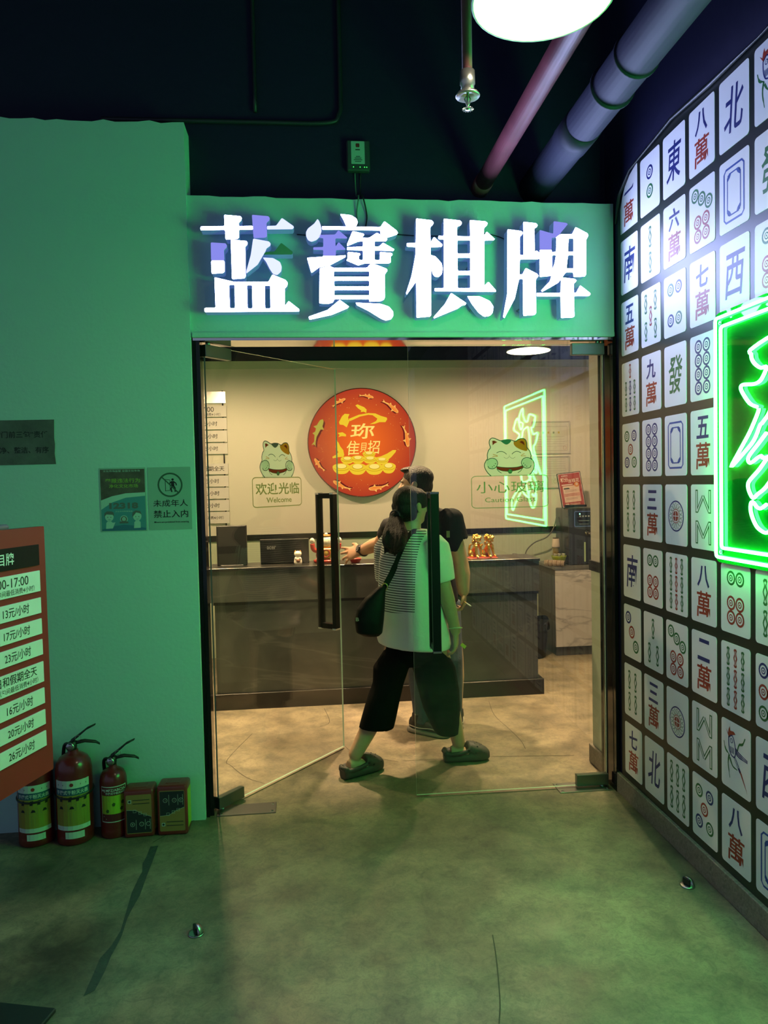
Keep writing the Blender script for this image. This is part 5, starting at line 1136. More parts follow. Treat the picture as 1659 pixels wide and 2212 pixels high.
# poster in a slanted stand on the dispenser
t = thing('poster_stand', (2.375, 6.44, SH+0.511), 'red points poster in a black slanted frame on the dispenser', 'poster stand', rz=-0.03)
tilt = Matrix.Rotation(-0.10, 4, 'Y') @ Matrix.Rotation(-0.18, 4, 'X')
W, H = 0.205, 0.305; MT = tilt @ frame((0, 0, 0), FACADE) @ Matrix.Translation((-W/2, 0.006, 0))
link('frame', prism(rrect_pts(-.006, -.006, W+.006, H+.006, .004, 2), [], -.010, 0, M_BLACK, M_BLACK, name='frame'), t, MT)
MB().box((0.01, 0.03, 0.010), (0.20, 0.10, 0.020), M_BLACK, 0.003).build('foot', t)
F = Flat(0.0004); PR = mat('poster_red', (0.36, 0.055, 0.055), 0.4); PC = mat('poster_cream', (0.70, 0.52, 0.42), 0.5); PW = mat('poster_white', (0.80, 0.70, 0.64), 0.5)
F.poly([(0, 0), (W, 0), (W, H), (0, H)], PW); F.layer(); F.poly([(.004, .004), (W-.004, .004), (W-.004, H-.004), (.004, H-.004)], PR); F.layer()
F.text('积分', .018, .228, .088, .266, PW, .02); F.text('当钱花', .086, .216, .190, .252, PW, .012); F.text('会员积分', .030, .276, .090, .290, PW, .01); F.stroke([(.022, .201), (.125, .201)], .008, PW)
F.rrect(.028, .040, .178, .190, .006, PC); F.layer(); F.poly([(.036, .172), (.082, .172), (.094, .160), (.036, .160)], INK)
for y in (.148, .137, .112, .101, .078, .067): F.stroke([(.042, y), (.150, y)], .003, mat('poster_text_brown', (0.25, 0.13, 0.10), 0.6))
F.rrect(.030, .092, .176, .122, .002, mat('poster_pink', (0.60, 0.30, 0.24), 0.5)); F.stroke([(.03, .024), (.062, .024)], .014, PC); F.stroke([(.070, .026), (.165, .026)], .004, PC); F.stroke([(.070, .016), (.165, .016)], .004, PC)
F.disc((.158, .196), .024, mat('poster_orange', (0.62, 0.22, 0.05), 0.5), 16); F.layer(); F.disc((.160, .200), .013, PC, 14); F.build('poster', t, MT @ Matrix.Translation((0, 0, .001)))
# cup, bowl with paper cups, rolled towel, hose, bin
t = thing('travel_cup', (2.222, 6.50, SH), 'tall cup with cream lid and gold printed side beside the dispenser', 'cup')
MB().lathe([(0.026, 0), (0.028, 0.006), (0.031, 0.15), (0.031, 0.155)], mat('cup_gold', (0.34, 0.26, 0.09), 0.35, noise=(30, 0.6)), 22).build('body', t)
MB().lathe([(0.035, 0.148), (0.036, 0.156), (0.030, 0.222), (0.026, 0.228), (0.004, 0.228)], mat('cup_lid', (0.66, 0.55, 0.42), 0.4), 22).build('lid', t)
MB().lathe([(0.027, 0.226), (0.027, 0.236), (0.004, 0.237)], mat('cup_cap', (0.10, 0.08, 0.05), 0.4), 18).build('cap', t)
t = thing('green_bowl', (2.205, 6.372, SH), 'lime green bowl holding stacked paper cups on the sideboard', 'bowl')
MB().lathe([(0.035, 0), (0.040, 0.004), (0.066, 0.078), (0.068, 0.084), (0.064, 0.082), (0.040, 0.012), (0.004, 0.010)], mat('lime_plastic', (0.33, 0.42, 0.02), 0.4), 26, cap=False).build('bowl', t)
for k, (x, y, a) in enumerate(((-.037, 0, .18), (0.0, .004, .18), (.037, 0, .18))):
    tag(MB().lathe([(0.011, -0.03), (0.0155, 0.035), (0.0165, 0.036), (0.0155, 0.037), (0.0145, 0.034), (0.010, -0.026)], mat('paper_cup_white', (0.74, 0.70, 0.64), 0.5), 20, mtx=Matrix.Rotation(a, 4, 'Y')).build('paper_cup', None, Matrix.Translation((2.205+x, 6.372+y, SH+0.066))),
        ('left', 'middle', 'right')[k]+' white paper cup in the lime green bowl', 'cup', 'paper cups in the bowl')
t = thing('rolled_towel', (2.135, 6.284, SH), 'beige striped towel rolled up at the sideboard edge', 'towel')
TWL = stone('towel_cloth', (0.50, 0.38, 0.26), (0.42, 0.31, 0.20), (0.16, 0.10, 0.06), 6, 0.05, 0.9, 0.2)
TWL = mat('towel_beige', (0.50, 0.38, 0.26), 0.9, noise=(60, 0.3), bump=(120, 0.5))
ax = Vector((0.80, -0.60, 0)).normalized()*0.088
MB().tube([-ax+Vector((0, 0, .028)), Vector((0, 0, .029)), ax+Vector((0, 0, .028))], [0.027, 0.0285, 0.027], TWL, 16, round_ends=False).build('roll', t)
for k in (-.6, -.2, .25, .65): MB().tube([ax*k+Vector((0, 0, .0285)), ax*(k+.06)+Vector((0, 0, .0285))], 0.0292, mat('towel_stripe', (0.20, 0.13, 0.08), 0.9), 16).build('stripe', t)
MB().lathe([(0.019, 0), (0.019, 0.003), (0.003, 0.003)], mat('towel_dark', (0.05, 0.035, 0.025), 0.9), 16, mtx=Matrix.Translation(ax*1.01+Vector((0, 0, .028))) @ Vector((0, 0, 1)).rotation_difference(ax.normalized()).to_matrix().to_4x4()).build('open_end', t)
t = thing('water_hose', (1.98, 6.66, 0.80), 'thin hose with brass valve rising behind the cup to the dispenser', 'hose')
MB().tube(spline([(0, 0, 0.03), (0.02, 0, 0.10), (0.09, -0.02, 0.17), (0.20, -0.04, 0.22), (0.26, -0.05, 0.30), (0.288, -0.05, 0.40)], False, 6), 0.006, mat('hose_grey', (0.10, 0.10, 0.08), 0.4), 8).build('tube', t)
MB().lathe([(0.010, -0.03), (0.012, -0.02), (0.012, 0.0), (0.018, 0.004), (0.018, 0.022), (0.009, 0.03)], mat('brass', (0.50, 0.36, 0.10), 0.3, 0.9), 14).build('valve', t)
MB().tube([(0, 0, -0.03), (0, 0.04, -0.06), (0, 0.085, -0.06)], 0.008, M_CHROME, 8).build('wall_elbow', t)
t = thing('waste_bin', (1.93, 6.28, 0), 'black waste bin with a bag liner behind the counter end', 'bin')
MB().lathe([(0.10, 0), (0.11, 0.01), (0.13, 0.30), (0.132, 0.31)], M_EXTB, 24).build('bucket', t)
rg = [[((0.134+0.012*math.sin(k*2.7+i))*math.cos(2*PI*k/20), (0.134+0.012*math.sin(k*2.7+i))*math.sin(2*PI*k/20), 0.24+0.035*i+0.008*math.sin(k*1.7)) for k in range(20)] for i in range(4)]
MB().rings(rg, mat('bin_liner', (0.015, 0.016, 0.018), 0.25), True, False).build('liner', t)

# ================================================================== cat stickers on the doors
S_WHITE = mat('sticker_mint', (0.74, 0.74, 0.68), 0.5); S_LINE = mat('sticker_dark_line', (0.012, 0.04, 0.03), 0.5); S_RED = mat('sticker_red', (0.32, 0.05, 0.03), 0.5); S_OR = mat('sticker_orange', (0.60, 0.26, 0.03), 0.5)
S_BLK = mat('sticker_black', (0.03, 0.055, 0.04), 0.5); S_OLIVE = mat('sticker_olive', (0.30, 0.32, 0.14), 0.5); S_BELL = mat('sticker_bell', (0.50, 0.48, 0.22), 0.5); S_GREENTX = mat('sticker_green_text', (0.16, 0.36, 0.14), 0.5)
def film(m, k=0.5):
    nt = m.node_tree; c = nt.nodes['Principled BSDF'].inputs['Base Color'].default_value[:]; nt.nodes.clear()      # print on clear film: the lobby shines through it
    d = nt.nodes.new('ShaderNodeBsdfDiffuse'); d.inputs[0].default_value = c; tr = nt.nodes.new('ShaderNodeBsdfTranslucent'); tr.inputs[0].default_value = c
    x = nt.nodes.new('ShaderNodeMixShader'); x.inputs[0].default_value = k; nt.links.new(d.outputs[0], x.inputs[1]); nt.links.new(tr.outputs[0], x.inputs[2])
    o = nt.nodes.new('ShaderNodeOutputMaterial'); nt.links.new(x.outputs[0], o.inputs[0])
for m_ in (S_WHITE, S_RED, S_OR, S_BELL, S_OLIVE, S_GREENTX): film(m_, 0.6)
def cat_sticker(name, door, cxl, z0, s_, lines, label, ink, thick, normal_front, wscale=1.0):
    """drawn on a 1561 x 2212 grid; cat from y 180 to 1220, text box below"""
    t = thing(name, (0, 0, 0), label, 'sticker', 'cat stickers on the glass doors')
    dm = Matrix.Translation(door.location) @ Matrix.Rotation(door.rotation_euler.z, 4, 'Z')
    side = -1 if abs(door.rotation_euler.z) < 2 else 1
    xd = (1, 0, 0) if side < 0 else (-1, 0, 0)
    t.matrix_world = dm @ Matrix.Translation((cxl, side*0.0056, z0)) @ frame((0, 0, 0), xd)
    P = lambda x, y: ((x-750)*s_*wscale, (1210-y)*s_)
    LL_ = lambda pts: [P(*p) for p in pts]
    F = Flat(0.0003)
    def outline(pts, w_, m_=S_LINE): F.stroke(LL_(pts), w_*s_, m_, smooth=5)
    def fill(pts, m_): F.poly([(p.x, p.y) for p in spline([(*P(*p), 0) for p in pts], True, 5)], m_)
    sil = [(400,1215),(340,1130),(290,1010),(280,900),(310,800),(338,740),(335,640),(360,520),(395,450),(375,330),(385,240),(430,190),(500,210),(590,265),(680,240),(780,245),(868,285),(930,235),(1000,212),(1055,240),(1085,330),(1092,460),(1140,560),(1165,680),(1160,745),(1205,830),(1225,930),(1210,1040),(1170,1140),(1130,1200)]
    fill(sil, S_WHITE); F.layer()
    fill([(597,262),(680,240),(790,258),(760,330),(700,370),(640,330)], S_BLK); fill([(838,300),(868,285),(930,235),(1000,212),(1055,240),(1085,330),(1095,540),(1000,530),(900,460),(845,380)], S_OR)
    F.layer(); F.poly(LL_([(432,262),(470,258),(530,300),(470,340),(440,385)]), S_RED); F.poly(LL_([(945,310),(990,275),(1030,300),(1045,400),(1000,350)]), S_RED)
    fill([(510,960),(620,985),(760,995),(900,985),(1010,940),(1020,1000),(930,1060),(760,1100),(620,1085),(530,1040)], S_RED); F.layer()
    outline(sil, 22); outline([(510,595),(560,560),(620,560),(665,590),(700,635)], 16); outline([(800,635),(840,585),(890,560),(940,575),(972,605)], 16)
    outline([(645,710),(690,745),(725,730),(752,695),(780,730),(820,748),(865,710)], 7); F.disc(P(750, 662), 8*s_, S_LINE, 8)
    for a in ([(440,630),(490,650),(530,670)], [(430,695),(480,685),(530,685)], [(1040,620),(1000,650),(970,680)], [(1065,690),(1020,685),(975,690)]): outline(a, 14, S_OR)
    outline([(510,960),(620,985),(760,995),(900,985),(1010,945)], 14); outline([(530,1040),(620,1085),(760,1100),(930,1060),(1020,1000)], 12)
    for m2 in (1, -1):
        X = lambda v: v if m2 > 0 else 1507-v
        arm = [(X(x), y) for x, y in ((345,945),(365,1000),(420,1022),(470,1005),(515,940),(528,860),(500,775),(440,735),(380,745),(330,790))]
        F.poly([(p.x, p.y) for p in spline([(*P(*p), 0) for p in [(X(400),1010),(X(470),1005),(X(515),940),(X(528),860),(X(500),775),(X(440),735),(X(380),745),(X(320),820),(X(330),940)]], True, 4)], S_WHITE); F.layer()
        outline(arm, 18); outline([(X(510),1020),(X(545),1090),(X(598),1140)], 16)
        for x, y in ((487, 885), (460, 935), (428, 970)): F.disc(P(X(x), y), 14*s_, S_BLK, 8)
        F.layer(-1)
    F.layer(); F.disc(P(762, 1100), 62*s_, S_LINE, 18); F.layer(); F.disc(P(762, 1100), 50*s_, S_BELL, 18); F.layer(); F.stroke(LL_([(712,1082),(812,1082)]), 12*s_, S_LINE); F.disc(P(762, 1128), 14*s_, S_LINE, 8)
    F.build('cat_print', t)
    x0, y0, x1, y1 = lines['box']; F = Flat(0.0003)
    F.stroke([P(*p) for p in rrect_pts(x0, y0, x1, y1, 90, 5)], thick*s_, ink, True)
    for tx, a in lines['text']: p0, p1 = P(a[0], a[3]), P(a[2], a[1]); F.text(tx, p0[0], p0[1], p1[0], p1[1], ink, lines.get('bold', 0.0))
    F.build('greeting', t); return t
# left (open) door: distance of the print along the open leaf found from its place in the photograph
dv = Vector((math.cos(A_LEFT), math.sin(A_LEFT), 0)); dn = Vector((-math.sin(A_LEFT), math.cos(A_LEFT), 0)); dp = Vector((-0.468, 3.545, 0))
def onleaf(px, py):
    d = ray(px, py); o = Vector((0, 0, CAM_H)); p = o+d*((dp-o).dot(dn)/d.dot(dn)); return ((p-dp).dot(dv), p.z)
pa, pb = onleaf(545, 1066), onleaf(650, 1066); mid = onleaf(598, 1031)
wl = pb[0]-pa[0]; sL = 0.5*(wl/1340+ (onleaf(598, 954)[1]-onleaf(598, 1031)[1])/1020)
sv = (onleaf(598, 955)[1]-onleaf(598, 1032)[1])/1020
cat_sticker('welcome_sticker', door_1, mid[0], mid[1], sv, dict(box=(75, 1215, 1420, 2040), text=[('欢迎光临', (150, 1360, 1360, 1700)), ('Welcome', (430, 1780, 1130, 1930))], bold=0.015), 'welcome sticker with a waving lucky cat on the open left door', S_OLIVE, 26, True, wl/1345/sv)
ra, rb = atY(1046, 985, 3.545), atY(1154, 985, 3.545); zt, zb_ = atY(1100, 945, 3.545).z, atY(1100, 1027, 3.545).z
sv = (zt-zb_)/1030; ws = (rb.x-ra.x)/950/sv
cat_sticker('caution_sticker', door_2, 1.466-(ra.x+rb.x)/2, zb_, sv, dict(box=(30, 1215, 1480, 2080), text=[('小心玻璃', (120, 1360, 1400, 1680)), ('Caution Glass', (280, 1800, 1240, 1930))], bold=0.0), 'caution sticker with a lucky cat on the closed right door', S_GREENTX, 18, True, ws)
# ================================================================== people
V = Vector
def hand(mb, wrist, fdir, pnorm, thumb_side, curls, m_, size=1.0, spread=0.16):
    """palm and five fingers: fdir wrist to knuckles, pnorm out of the palm, thumb_side across the palm towards the thumb"""
    fdir, pnorm = V(fdir).normalized(), V(pnorm).normalized(); side = V(thumb_side); side = (side-fdir*side.dot(fdir)).normalized()
    pnorm = (pnorm-fdir*pnorm.dot(fdir)-side*pnorm.dot(side)).normalized(); w = V(wrist); s = size
    mb.loft([(w-fdir*.02*s, side*.026*s, pnorm*.019*s), (w+fdir*.02*s, side*.031*s, pnorm*.016*s), (w+fdir*.055*s, side*.040*s, pnorm*.015*s), (w+fdir*.088*s, side*.041*s, pnorm*.012*s)], m_, 14)
    L = [(.030, .072, .0092), (.010, .080, .0095), (-.011, .074, .0090), (-.031, .058, .0080)]
    for (o, ln, r), c in zip(L, curls):
        a = w+fdir*(.082*s)+side*o*s; d = (fdir+side*o/.03*spread).normalized(); pts = [a-d*.015*s, a]; ang = 0
        for k, fr in enumerate((.45, .32, .23)):
            ang += c*(0.75 if k == 0 else 1.0); q = d*math.cos(ang)+pnorm*math.sin(ang); a = a+q*ln*fr*s; pts.append(a)
        mb.tube(pts, [r*s*1.05, r*s*1.05, r*s, r*s*.92, r*s*.78], m_, 10, round_ends=True)
    b = w+fdir*.028*s+side*.028*s; d = (fdir*.62+side*.72+pnorm*.25).normalized(); d2 = (fdir*.92+side*.30+pnorm*.3).normalized()
    mb.tube([b-d*.02*s, b, b+d*.032*s, b+d*.032*s+d2*.026*s], [.014*s, .0135*s, .0105*s, .0085*s], m_, 10, round_ends=True)
def head(mb, c, fwd, m_, s=1.0, up=(0, 0, 1)):
    """head centred on c (mid height), 0.22 m tall at s = 1"""
    f = V(fwd).normalized(); u = V(up).normalized(); f = (f-u*f.dot(u)).normalized(); r = f.cross(u); c = V(c)
    P = lambda a, b, h: c+r*a*s+f*b*s+u*h*s
    R = Matrix((r, f, u)).transposed()
    mb.ball(P(0, -.012, .030), (.074*s, .094*s, .080*s), m_, 20, 14, rot=R)
    mb.ball(P(0, .022, -.022), (.062*s, .070*s, .078*s), m_, 18, 12, rot=R)
    mb.ball(P(0, .046, -.070), (.040*s, .040*s, .034*s), m_, 14, 10, rot=R)        # chin and jaw
    mb.ball(P(0, .070, .028), (.050*s, .018*s, .012*s), m_, 12, 8, rot=R)          # brow
    mb.loft([(P(0, .082, .020), r*.010*s, f*.008*s), (P(0, .094, -.002), r*.012*s, f*.011*s), (P(0, .104, -.018), r*.017*s, f*.012*s), (P(0, .092, -.028), r*.016*s, f*.008*s)], m_, 12)
    mb.ball(P(0, .084, -.046), (.024*s, .010*s, .005*s), m_, 12, 6, rot=R); mb.ball(P(0, .082, -.057), (.021*s, .010*s, .0055*s), m_, 12, 6, rot=R)
    for q in (-1, 1):
        mb.ball(P(q*.040, .058, -.012), (.024*s, .024*s, .022*s), m_, 12, 8, rot=R)
        mb.ball(P(q*.077, -.008, -.006), (.008*s, .018*s, .030*s), m_, 12, 10, rot=R); mb.ball(P(q*.082, -.014, .010), (.008*s, .016*s, .016*s), m_, 10, 8, rot=R)
    return P, R
def eyes(P, R, t, s=1.0):
    for q in (-1, 1):
        MB().ball(P(q*.031, .074, .006), (.013*s, .006*s, .0065*s), mat('eye_white', (0.6, 0.55, 0.48), 0.2), 10, 8, rot=R).build('eye', t)
        MB().ball(P(q*.031, .0785, .006), (.0058*s, .003*s, .0058*s), mat('eye_dark', (0.015, 0.01, 0.008), 0.2), 8, 6, rot=R).build('iris', t)
        b = MB().tube([P(q*.016, .087, .024), P(q*.032, .086, .028), P(q*.048, .077, .023)], [.003*s, .0034*s, .002*s], mat('brow_hair', (0.02, 0.014, 0.01), 0.7), 6); b.build('eyebrow', t)
def neck(mb, a, b, r0, r1, m_): mb.tube([V(a), (V(a)+V(b))/2, V(b)], [r0, (r0+r1)/2, r1], m_, 16)
SKIN_W = mat('skin_warm', (0.47, 0.29, 0.185), 0.5, sss=0.06, noise=(12, 0.12)); SKIN_M = mat('skin_tan', (0.42, 0.25, 0.155), 0.5, sss=0.06, noise=(12, 0.12))
def hair_mat(name, col, k, strength):
    m = mat(name, col, 0.5, spec=0.25); nt = m.node_tree; bs = nt.nodes['Principled BSDF']
    tc = nt.nodes.new('ShaderNodeTexCoord'); mp = nt.nodes.new('ShaderNodeMapping'); mp.inputs['Scale'].default_value = k; n = nt.nodes.new('ShaderNodeTexNoise'); n.inputs['Scale'].default_value = 1; n.inputs['Detail'].default_value = 4
    nt.links.new(tc.outputs['Object'], mp.inputs[0]); nt.links.new(mp.outputs[0], n.inputs['Vector'])
    bp = nt.nodes.new('ShaderNodeBump'); bp.inputs['Strength'].default_value = strength; bp.inputs['Distance'].default_value = 0.01; nt.links.new(n.outputs['Fac'], bp.inputs['Height']); nt.links.new(bp.outputs['Normal'], bs.inputs['Normal'])
    return m
HAIR = hair_mat('black_hair', (0.006, 0.005, 0.0045), (170, 170, 14), 0.8); HAIR_M = hair_mat('short_dark_hair', (0.022, 0.017, 0.013), (120, 120, 60), 0.9)

def rig(origin):
    """photograph point at a given depth, in the figure's own frame"""
    o = V(origin)
    return lambda x, y, Y: atY(x, y, Y)-o

# ------------------------------------------------------------------ the woman
WO = V((0.56, 3.92, 0)); W = rig(WO)
t = thing('person', WO, 'person in a white striped-back shirt and black cropped trousers stepping through the doorway', 'person')
wf = V((0.66, 0.75, 0)).normalized(); wr = wf.cross(V((0, 0, 1)))          # facing right and inward; her right side
up = V((0, 0, 1))
hipc = V((0.0, 0.02, 0.78)); c7 = W(884, 1152, 3.93); hc = W(889, 1095, 3.95)
hf = V((0.84, 0.54, -0.05)).normalized()
shR = c7+wr*.150-up*.045+wf*.01; shL = c7-wr*.150-up*.055+wf*.01
elR = W(958, 1262, 3.80); wrR = W(984, 1362, 3.84); elL = shL-up*.26+wf*.06-wr*.05; wrL = elL+wf*.20-up*.08+wr*.04
hpR, hpL = hipc+wr*.085, hipc-wr*.085
knR = V((0.165, 0.06, 0.44)); knL = V((-0.155, 0.01, 0.43))
anR = V((0.235, 0.075, 0.105)); anL = V((-0.345, -0.045, 0.115))
b = MB()
P, R = head(b, hc, hf, SKIN_W, 0.94)
neck(b, c7-up*.03+wf*.015, hc-up*.075+hf*.0, .056, .050, SKIN_W)
b.loft([(hipc-up*.06, wr*.145, wf*.105), (hipc+up*.06, wr*.150, wf*.105), (hipc+up*.20, wr*.130, wf*.090), (hipc+up*.36, wr*.145, wf*.095), (c7-up*.08, wr*.140, wf*.075), (c7-up*.02, wr*.08, wf*.055)], SKIN_W, 20)
for sh, el, wrst in ((shR, elR, wrR), (shL, elL, wrL)):
    b.tube([sh, (sh+el)/2, el, (el*2+wrst)/3, wrst], [.040, .040, .040, .040, .028], SKIN_W, 14, round_ends=True)
for hp, kn, an in ((hpR, knR, anR), (hpL, knL, anL)):
    b.tube([hp, (hp+kn)/2, kn, (kn*2+an)/3-wf*.012, (kn+an*2)/3, an], [.080, .070, .055, .056, .046, .037], SKIN_W, 16, round_ends=True)
hand(b, wrR, (0.05, 0.10, -1), (-0.85, 0.3, 0), (0.35, 0.9, 0), (.35, .40, .45, .5), SKIN_W, 0.95)
hand(b, wrL, wf-up*.25, (0.5, -0.6, 0), up, (.5, .55, .6, .65), SKIN_W, 0.95)
fR = V((1.0, -0.02, 0)); fL = V((0.86, 0.50, 0)).normalized()
for an, ff in ((anR, fR), (anL, fL)):
    b.loft([(an-ff*.045-up*.055, V((-ff.y, ff.x, 0))*.030, up*.034), (an-up*.058, V((-ff.y, ff.x, 0))*.033, up*.036), (an+ff*.07-up*.068, V((-ff.y, ff.x, 0))*.042, up*.024), (an+ff*.15-up*.076, V((-ff.y, ff.x, 0))*.040, up*.016)], SKIN_W, 16)
remesh(b, 'body', 0.0062, 4, parent=t, material=SKIN_W)
eyes(P, R, t, 0.94)
# hair drawn back into a low tail
h = MB(); PH = lambda a, bb, z: P(a, bb, z)
h.ball(PH(0, -.022, .040), (.082*.94, .100*.94, .084*.94), HAIR, 20, 14, rot=R); h.ball(PH(0, -.045, -.010), (.077*.94, .072*.94, .075*.94), HAIR, 18, 12, rot=R)
h.ball(PH(.0, .030, .076), (.062*.94, .050*.94, .034*.94), HAIR, 16, 10, rot=R)
for q in (-1, 1): h.ball(PH(q*.066, .026, .040), (.018, .050, .046), HAIR, 12, 10, rot=R); h.ball(PH(q*.060, -.045, -.028), (.022, .030, .045), HAIR, 12, 10, rot=R)
tb = PH(-.005, -.112, -.048); h.ball(tb, (.032, .032, .030), HAIR, 12, 10)
t1 = W(858, 1150, 3.80); t2 = W(856, 1175, 3.775); t3 = W(852, 1199, 3.775)
h.loft([(tb, wr*.034, wf*.030), ((tb+t1)/2+V((-.005, -.01, 0)), wr*.050, wf*.032), (t1, wr*.066, wf*.034), (t2, wr*.062, wf*.032), ((t2+t3)/2, wr*.048, wf*.026), (t3+up*.004, wr*.022, wf*.014)], HAIR, 16)
rs = random.Random(3)
for i in range(26):
    o1 = wr*rs.uniform(-.062, .058)-wf*rs.uniform(.005, .034); e = t3+wr*rs.uniform(-.060, .050)-wf*rs.uniform(-.01, .02)+up*rs.uniform(-.012, .045)
    h.tube(spline([tb+o1*.4, t1+o1, (t2+o1*.95), e], False, 4), [.010]*9+[.009, .006, .004, .003], HAIR, 6)
for i in range(14):
    a0 = rs.uniform(-1.0, 1.0); h.tube([PH(.070*math.sin(a0), .02-.03*abs(a0), .085*math.cos(a0)+.02), PH(.078*math.sin(a0), -.06, .070*math.cos(a0)+.01), PH(.05*math.sin(a0), -.108, .01), tb+wr*.012*math.sin(a0)], [.006, .008, .008, .006], HAIR, 6)
remesh(h, 'hair', 0.0050, 1, parent=t, material=HAIR)
MB().tube([tb+(wr*math.cos(a)+up*math.sin(a))*.030-wf*.01 for a in [2*PI*i/16 for i in range(16)]], .006, mat('hair_tie', (0.03, 0.02, 0.03), 0.6), 6, closed=True).build('hair_tie', t)
# shirt: wide short sleeves, striped back panel
def shirt_mat():
    m = bpy.data.materials.new('striped_shirt'); m.use_nodes = True; nt = m.node_tree; bs = nt.nodes['Principled BSDF']; bs.inputs['Roughness'].default_value = 0.8
    tc = nt.nodes.new('ShaderNodeTexCoord')
    def dotp(v, off):
        d = nt.nodes.new('ShaderNodeVectorMath'); d.operation = 'DOT_PRODUCT'; d.inputs[1].default_value = tuple(v); nt.links.new(tc.outputs['Object'], d.inputs[0])
        a = nt.nodes.new('ShaderNodeMath'); a.operation = 'SUBTRACT'; a.inputs[1].default_value = off; nt.links.new(d.outputs['Value'], a.inputs[0]); return a.outputs[0]
    def op(o_, a, bb=None, val=None):
        q = nt.nodes.new('ShaderNodeMath'); q.operation = o_; nt.links.new(a, q.inputs[0])
        if bb is not None: nt.links.new(bb, q.inputs[1])
        if val is not None: q.inputs[1].default_value = val
        return q.outputs[0]
    side_ = dotp(wr, c7.dot(wr)); z = dotp(up, 0.0); back = dotp(wf, c7.dot(wf))
    st = op('LESS_THAN', op('FRACT', op('DIVIDE', op('ADD', z, op('MULTIPLY', side_, val=0.06)), val=0.0128)), val=0.36)
    msk = op('MULTIPLY', op('MULTIPLY', op('LESS_THAN', side_, val=0.105), op('GREATER_THAN', side_, val=-0.30)), op('MULTIPLY', op('GREATER_THAN', z, val=c7.z-0.405), op('LESS_THAN', back, val=0.02)))
    x = nt.nodes.new('ShaderNodeMix'); x.data_type = 'RGBA'; nt.links.new(op('MULTIPLY', st, msk), x.inputs[0]); x.inputs[6].default_value = (0.66, 0.66, 0.63, 1); x.inputs[7].default_value = (0.025, 0.028, 0.03, 1)
    nt.links.new(x.outputs[2], bs.inputs['Base Color'])
    n = nt.nodes.new('ShaderNodeTexNoise'); n.inputs['Scale'].default_value = 9; n.inputs['Detail'].default_value = 3; n.inputs['Distortion'].default_value = 1.0; nt.links.new(tc.outputs['Object'], n.inputs['Vector'])
    bp = nt.nodes.new('ShaderNodeBump'); bp.inputs['Strength'].default_value = 0.35; bp.inputs['Distance'].default_value = 0.02; nt.links.new(n.outputs['Fac'], bp.inputs['Height']); nt.links.new(bp.outputs['Normal'], bs.inputs['Normal'])
    return m
M_SHIRT = shirt_mat(); s = MB()
ax_ = lambda y, x0, x1, Y: ((W(x0, y, Y)+W(x1, y, Y))/2)
def sec(y, x0, x1, Y, dep, tilt=0.0):
    c = ax_(y, x0, x1, Y); hw = (W(x1, y, Y)-W(x0, y, Y)).length/2
    return (c, V((hw, -hw*.45, tilt)), V((dep*.45, dep, 0)))
s.loft([sec(1393, 823, 965, 3.93, .146, -.016), sec(1384, 820, 967, 3.93, .148, -.016), sec(1330, 820, 958, 3.93, .146), sec(1270, 822, 950, 3.93, .140), sec(1210, 824, 946, 3.93, .130), sec(1175, 830, 945, 3.94, .110), sec(1156, 842, 936, 3.945, .085), sec(1143, 858, 922, 3.95, .066)], M_SHIRT, 26)
sl = W(957, 1256, 3.81)
s.tube([shR-wr*.02, shR+wr*.012-up*.03, (shR+sl)/2+V((-.004, -.01, 0)), sl], [.064, .072, .078, .066], M_SHIRT, 18)
s.tube([shL+wr*.02, shL-wr*.01-up*.03, (shL+elL)/2, elL+up*.05], [.064, .070, .076, .070], M_SHIRT, 18)
remesh(s, 'shirt', 0.0075, 5, parent=t, material=M_SHIRT)
# cropped trousers
M_TROU = mat('black_trousers', (0.0045, 0.0050, 0.0045), 0.9, spec=0.08); p = MB()
p.loft([(hipc-up*.215-V((.035, 0, 0)), V((.090, -.02, 0)), V((.02, .080, 0))), (hipc-up*.17-V((.02, 0, 0)), V((.140, -.05, 0)), V((.05, .105, 0))), (hipc-up*.10, V((.155, -.06, 0)), V((.05, .118, 0))), (hipc-up*.03, V((.160, -.06, 0)), V((.05, .118, 0))), (hipc+up*.05, V((.125, -.04, 0)), V((.03, .095, 0)))], M_TROU, 24)
def leg(hp, kn, pts, Y0):
    secs = [(V((hp.x*.75+hipc.x*.25, hp.y*.5+hipc.y*.5, hp.z-.09)), V((.088, -.02, 0)), V((.02, .090, 0)))]
    for y, x0, x1, Y, d in pts:
        a, c2 = W(x0, y, Y), W(x1, y, Y); secs.append(((a+c2)/2, (c2-a)/2, V((0, d, 0))))
    p.loft(secs, M_TROU, 20)
leg(hpL, knL, [(1440, 806, 884, 3.93, .100), (1475, 805, 872, 3.91, .092), (1510, 792, 864, 3.90, .086), (1545, 782, 857, 3.89, .084), (1571, 775, 851, 3.885, .084)], 0)
leg(hpR, knR, [(1440, 890, 984, 3.95, .100), (1490, 903, 992, 3.97, .092), (1530, 914, 994, 3.98, .086), (1560, 928, 993, 3.985, .082), (1583, 940, 990, 3.99, .080)], 0)
remesh(p, 'trousers', 0.0075, 3, parent=t, material=M_TROU)
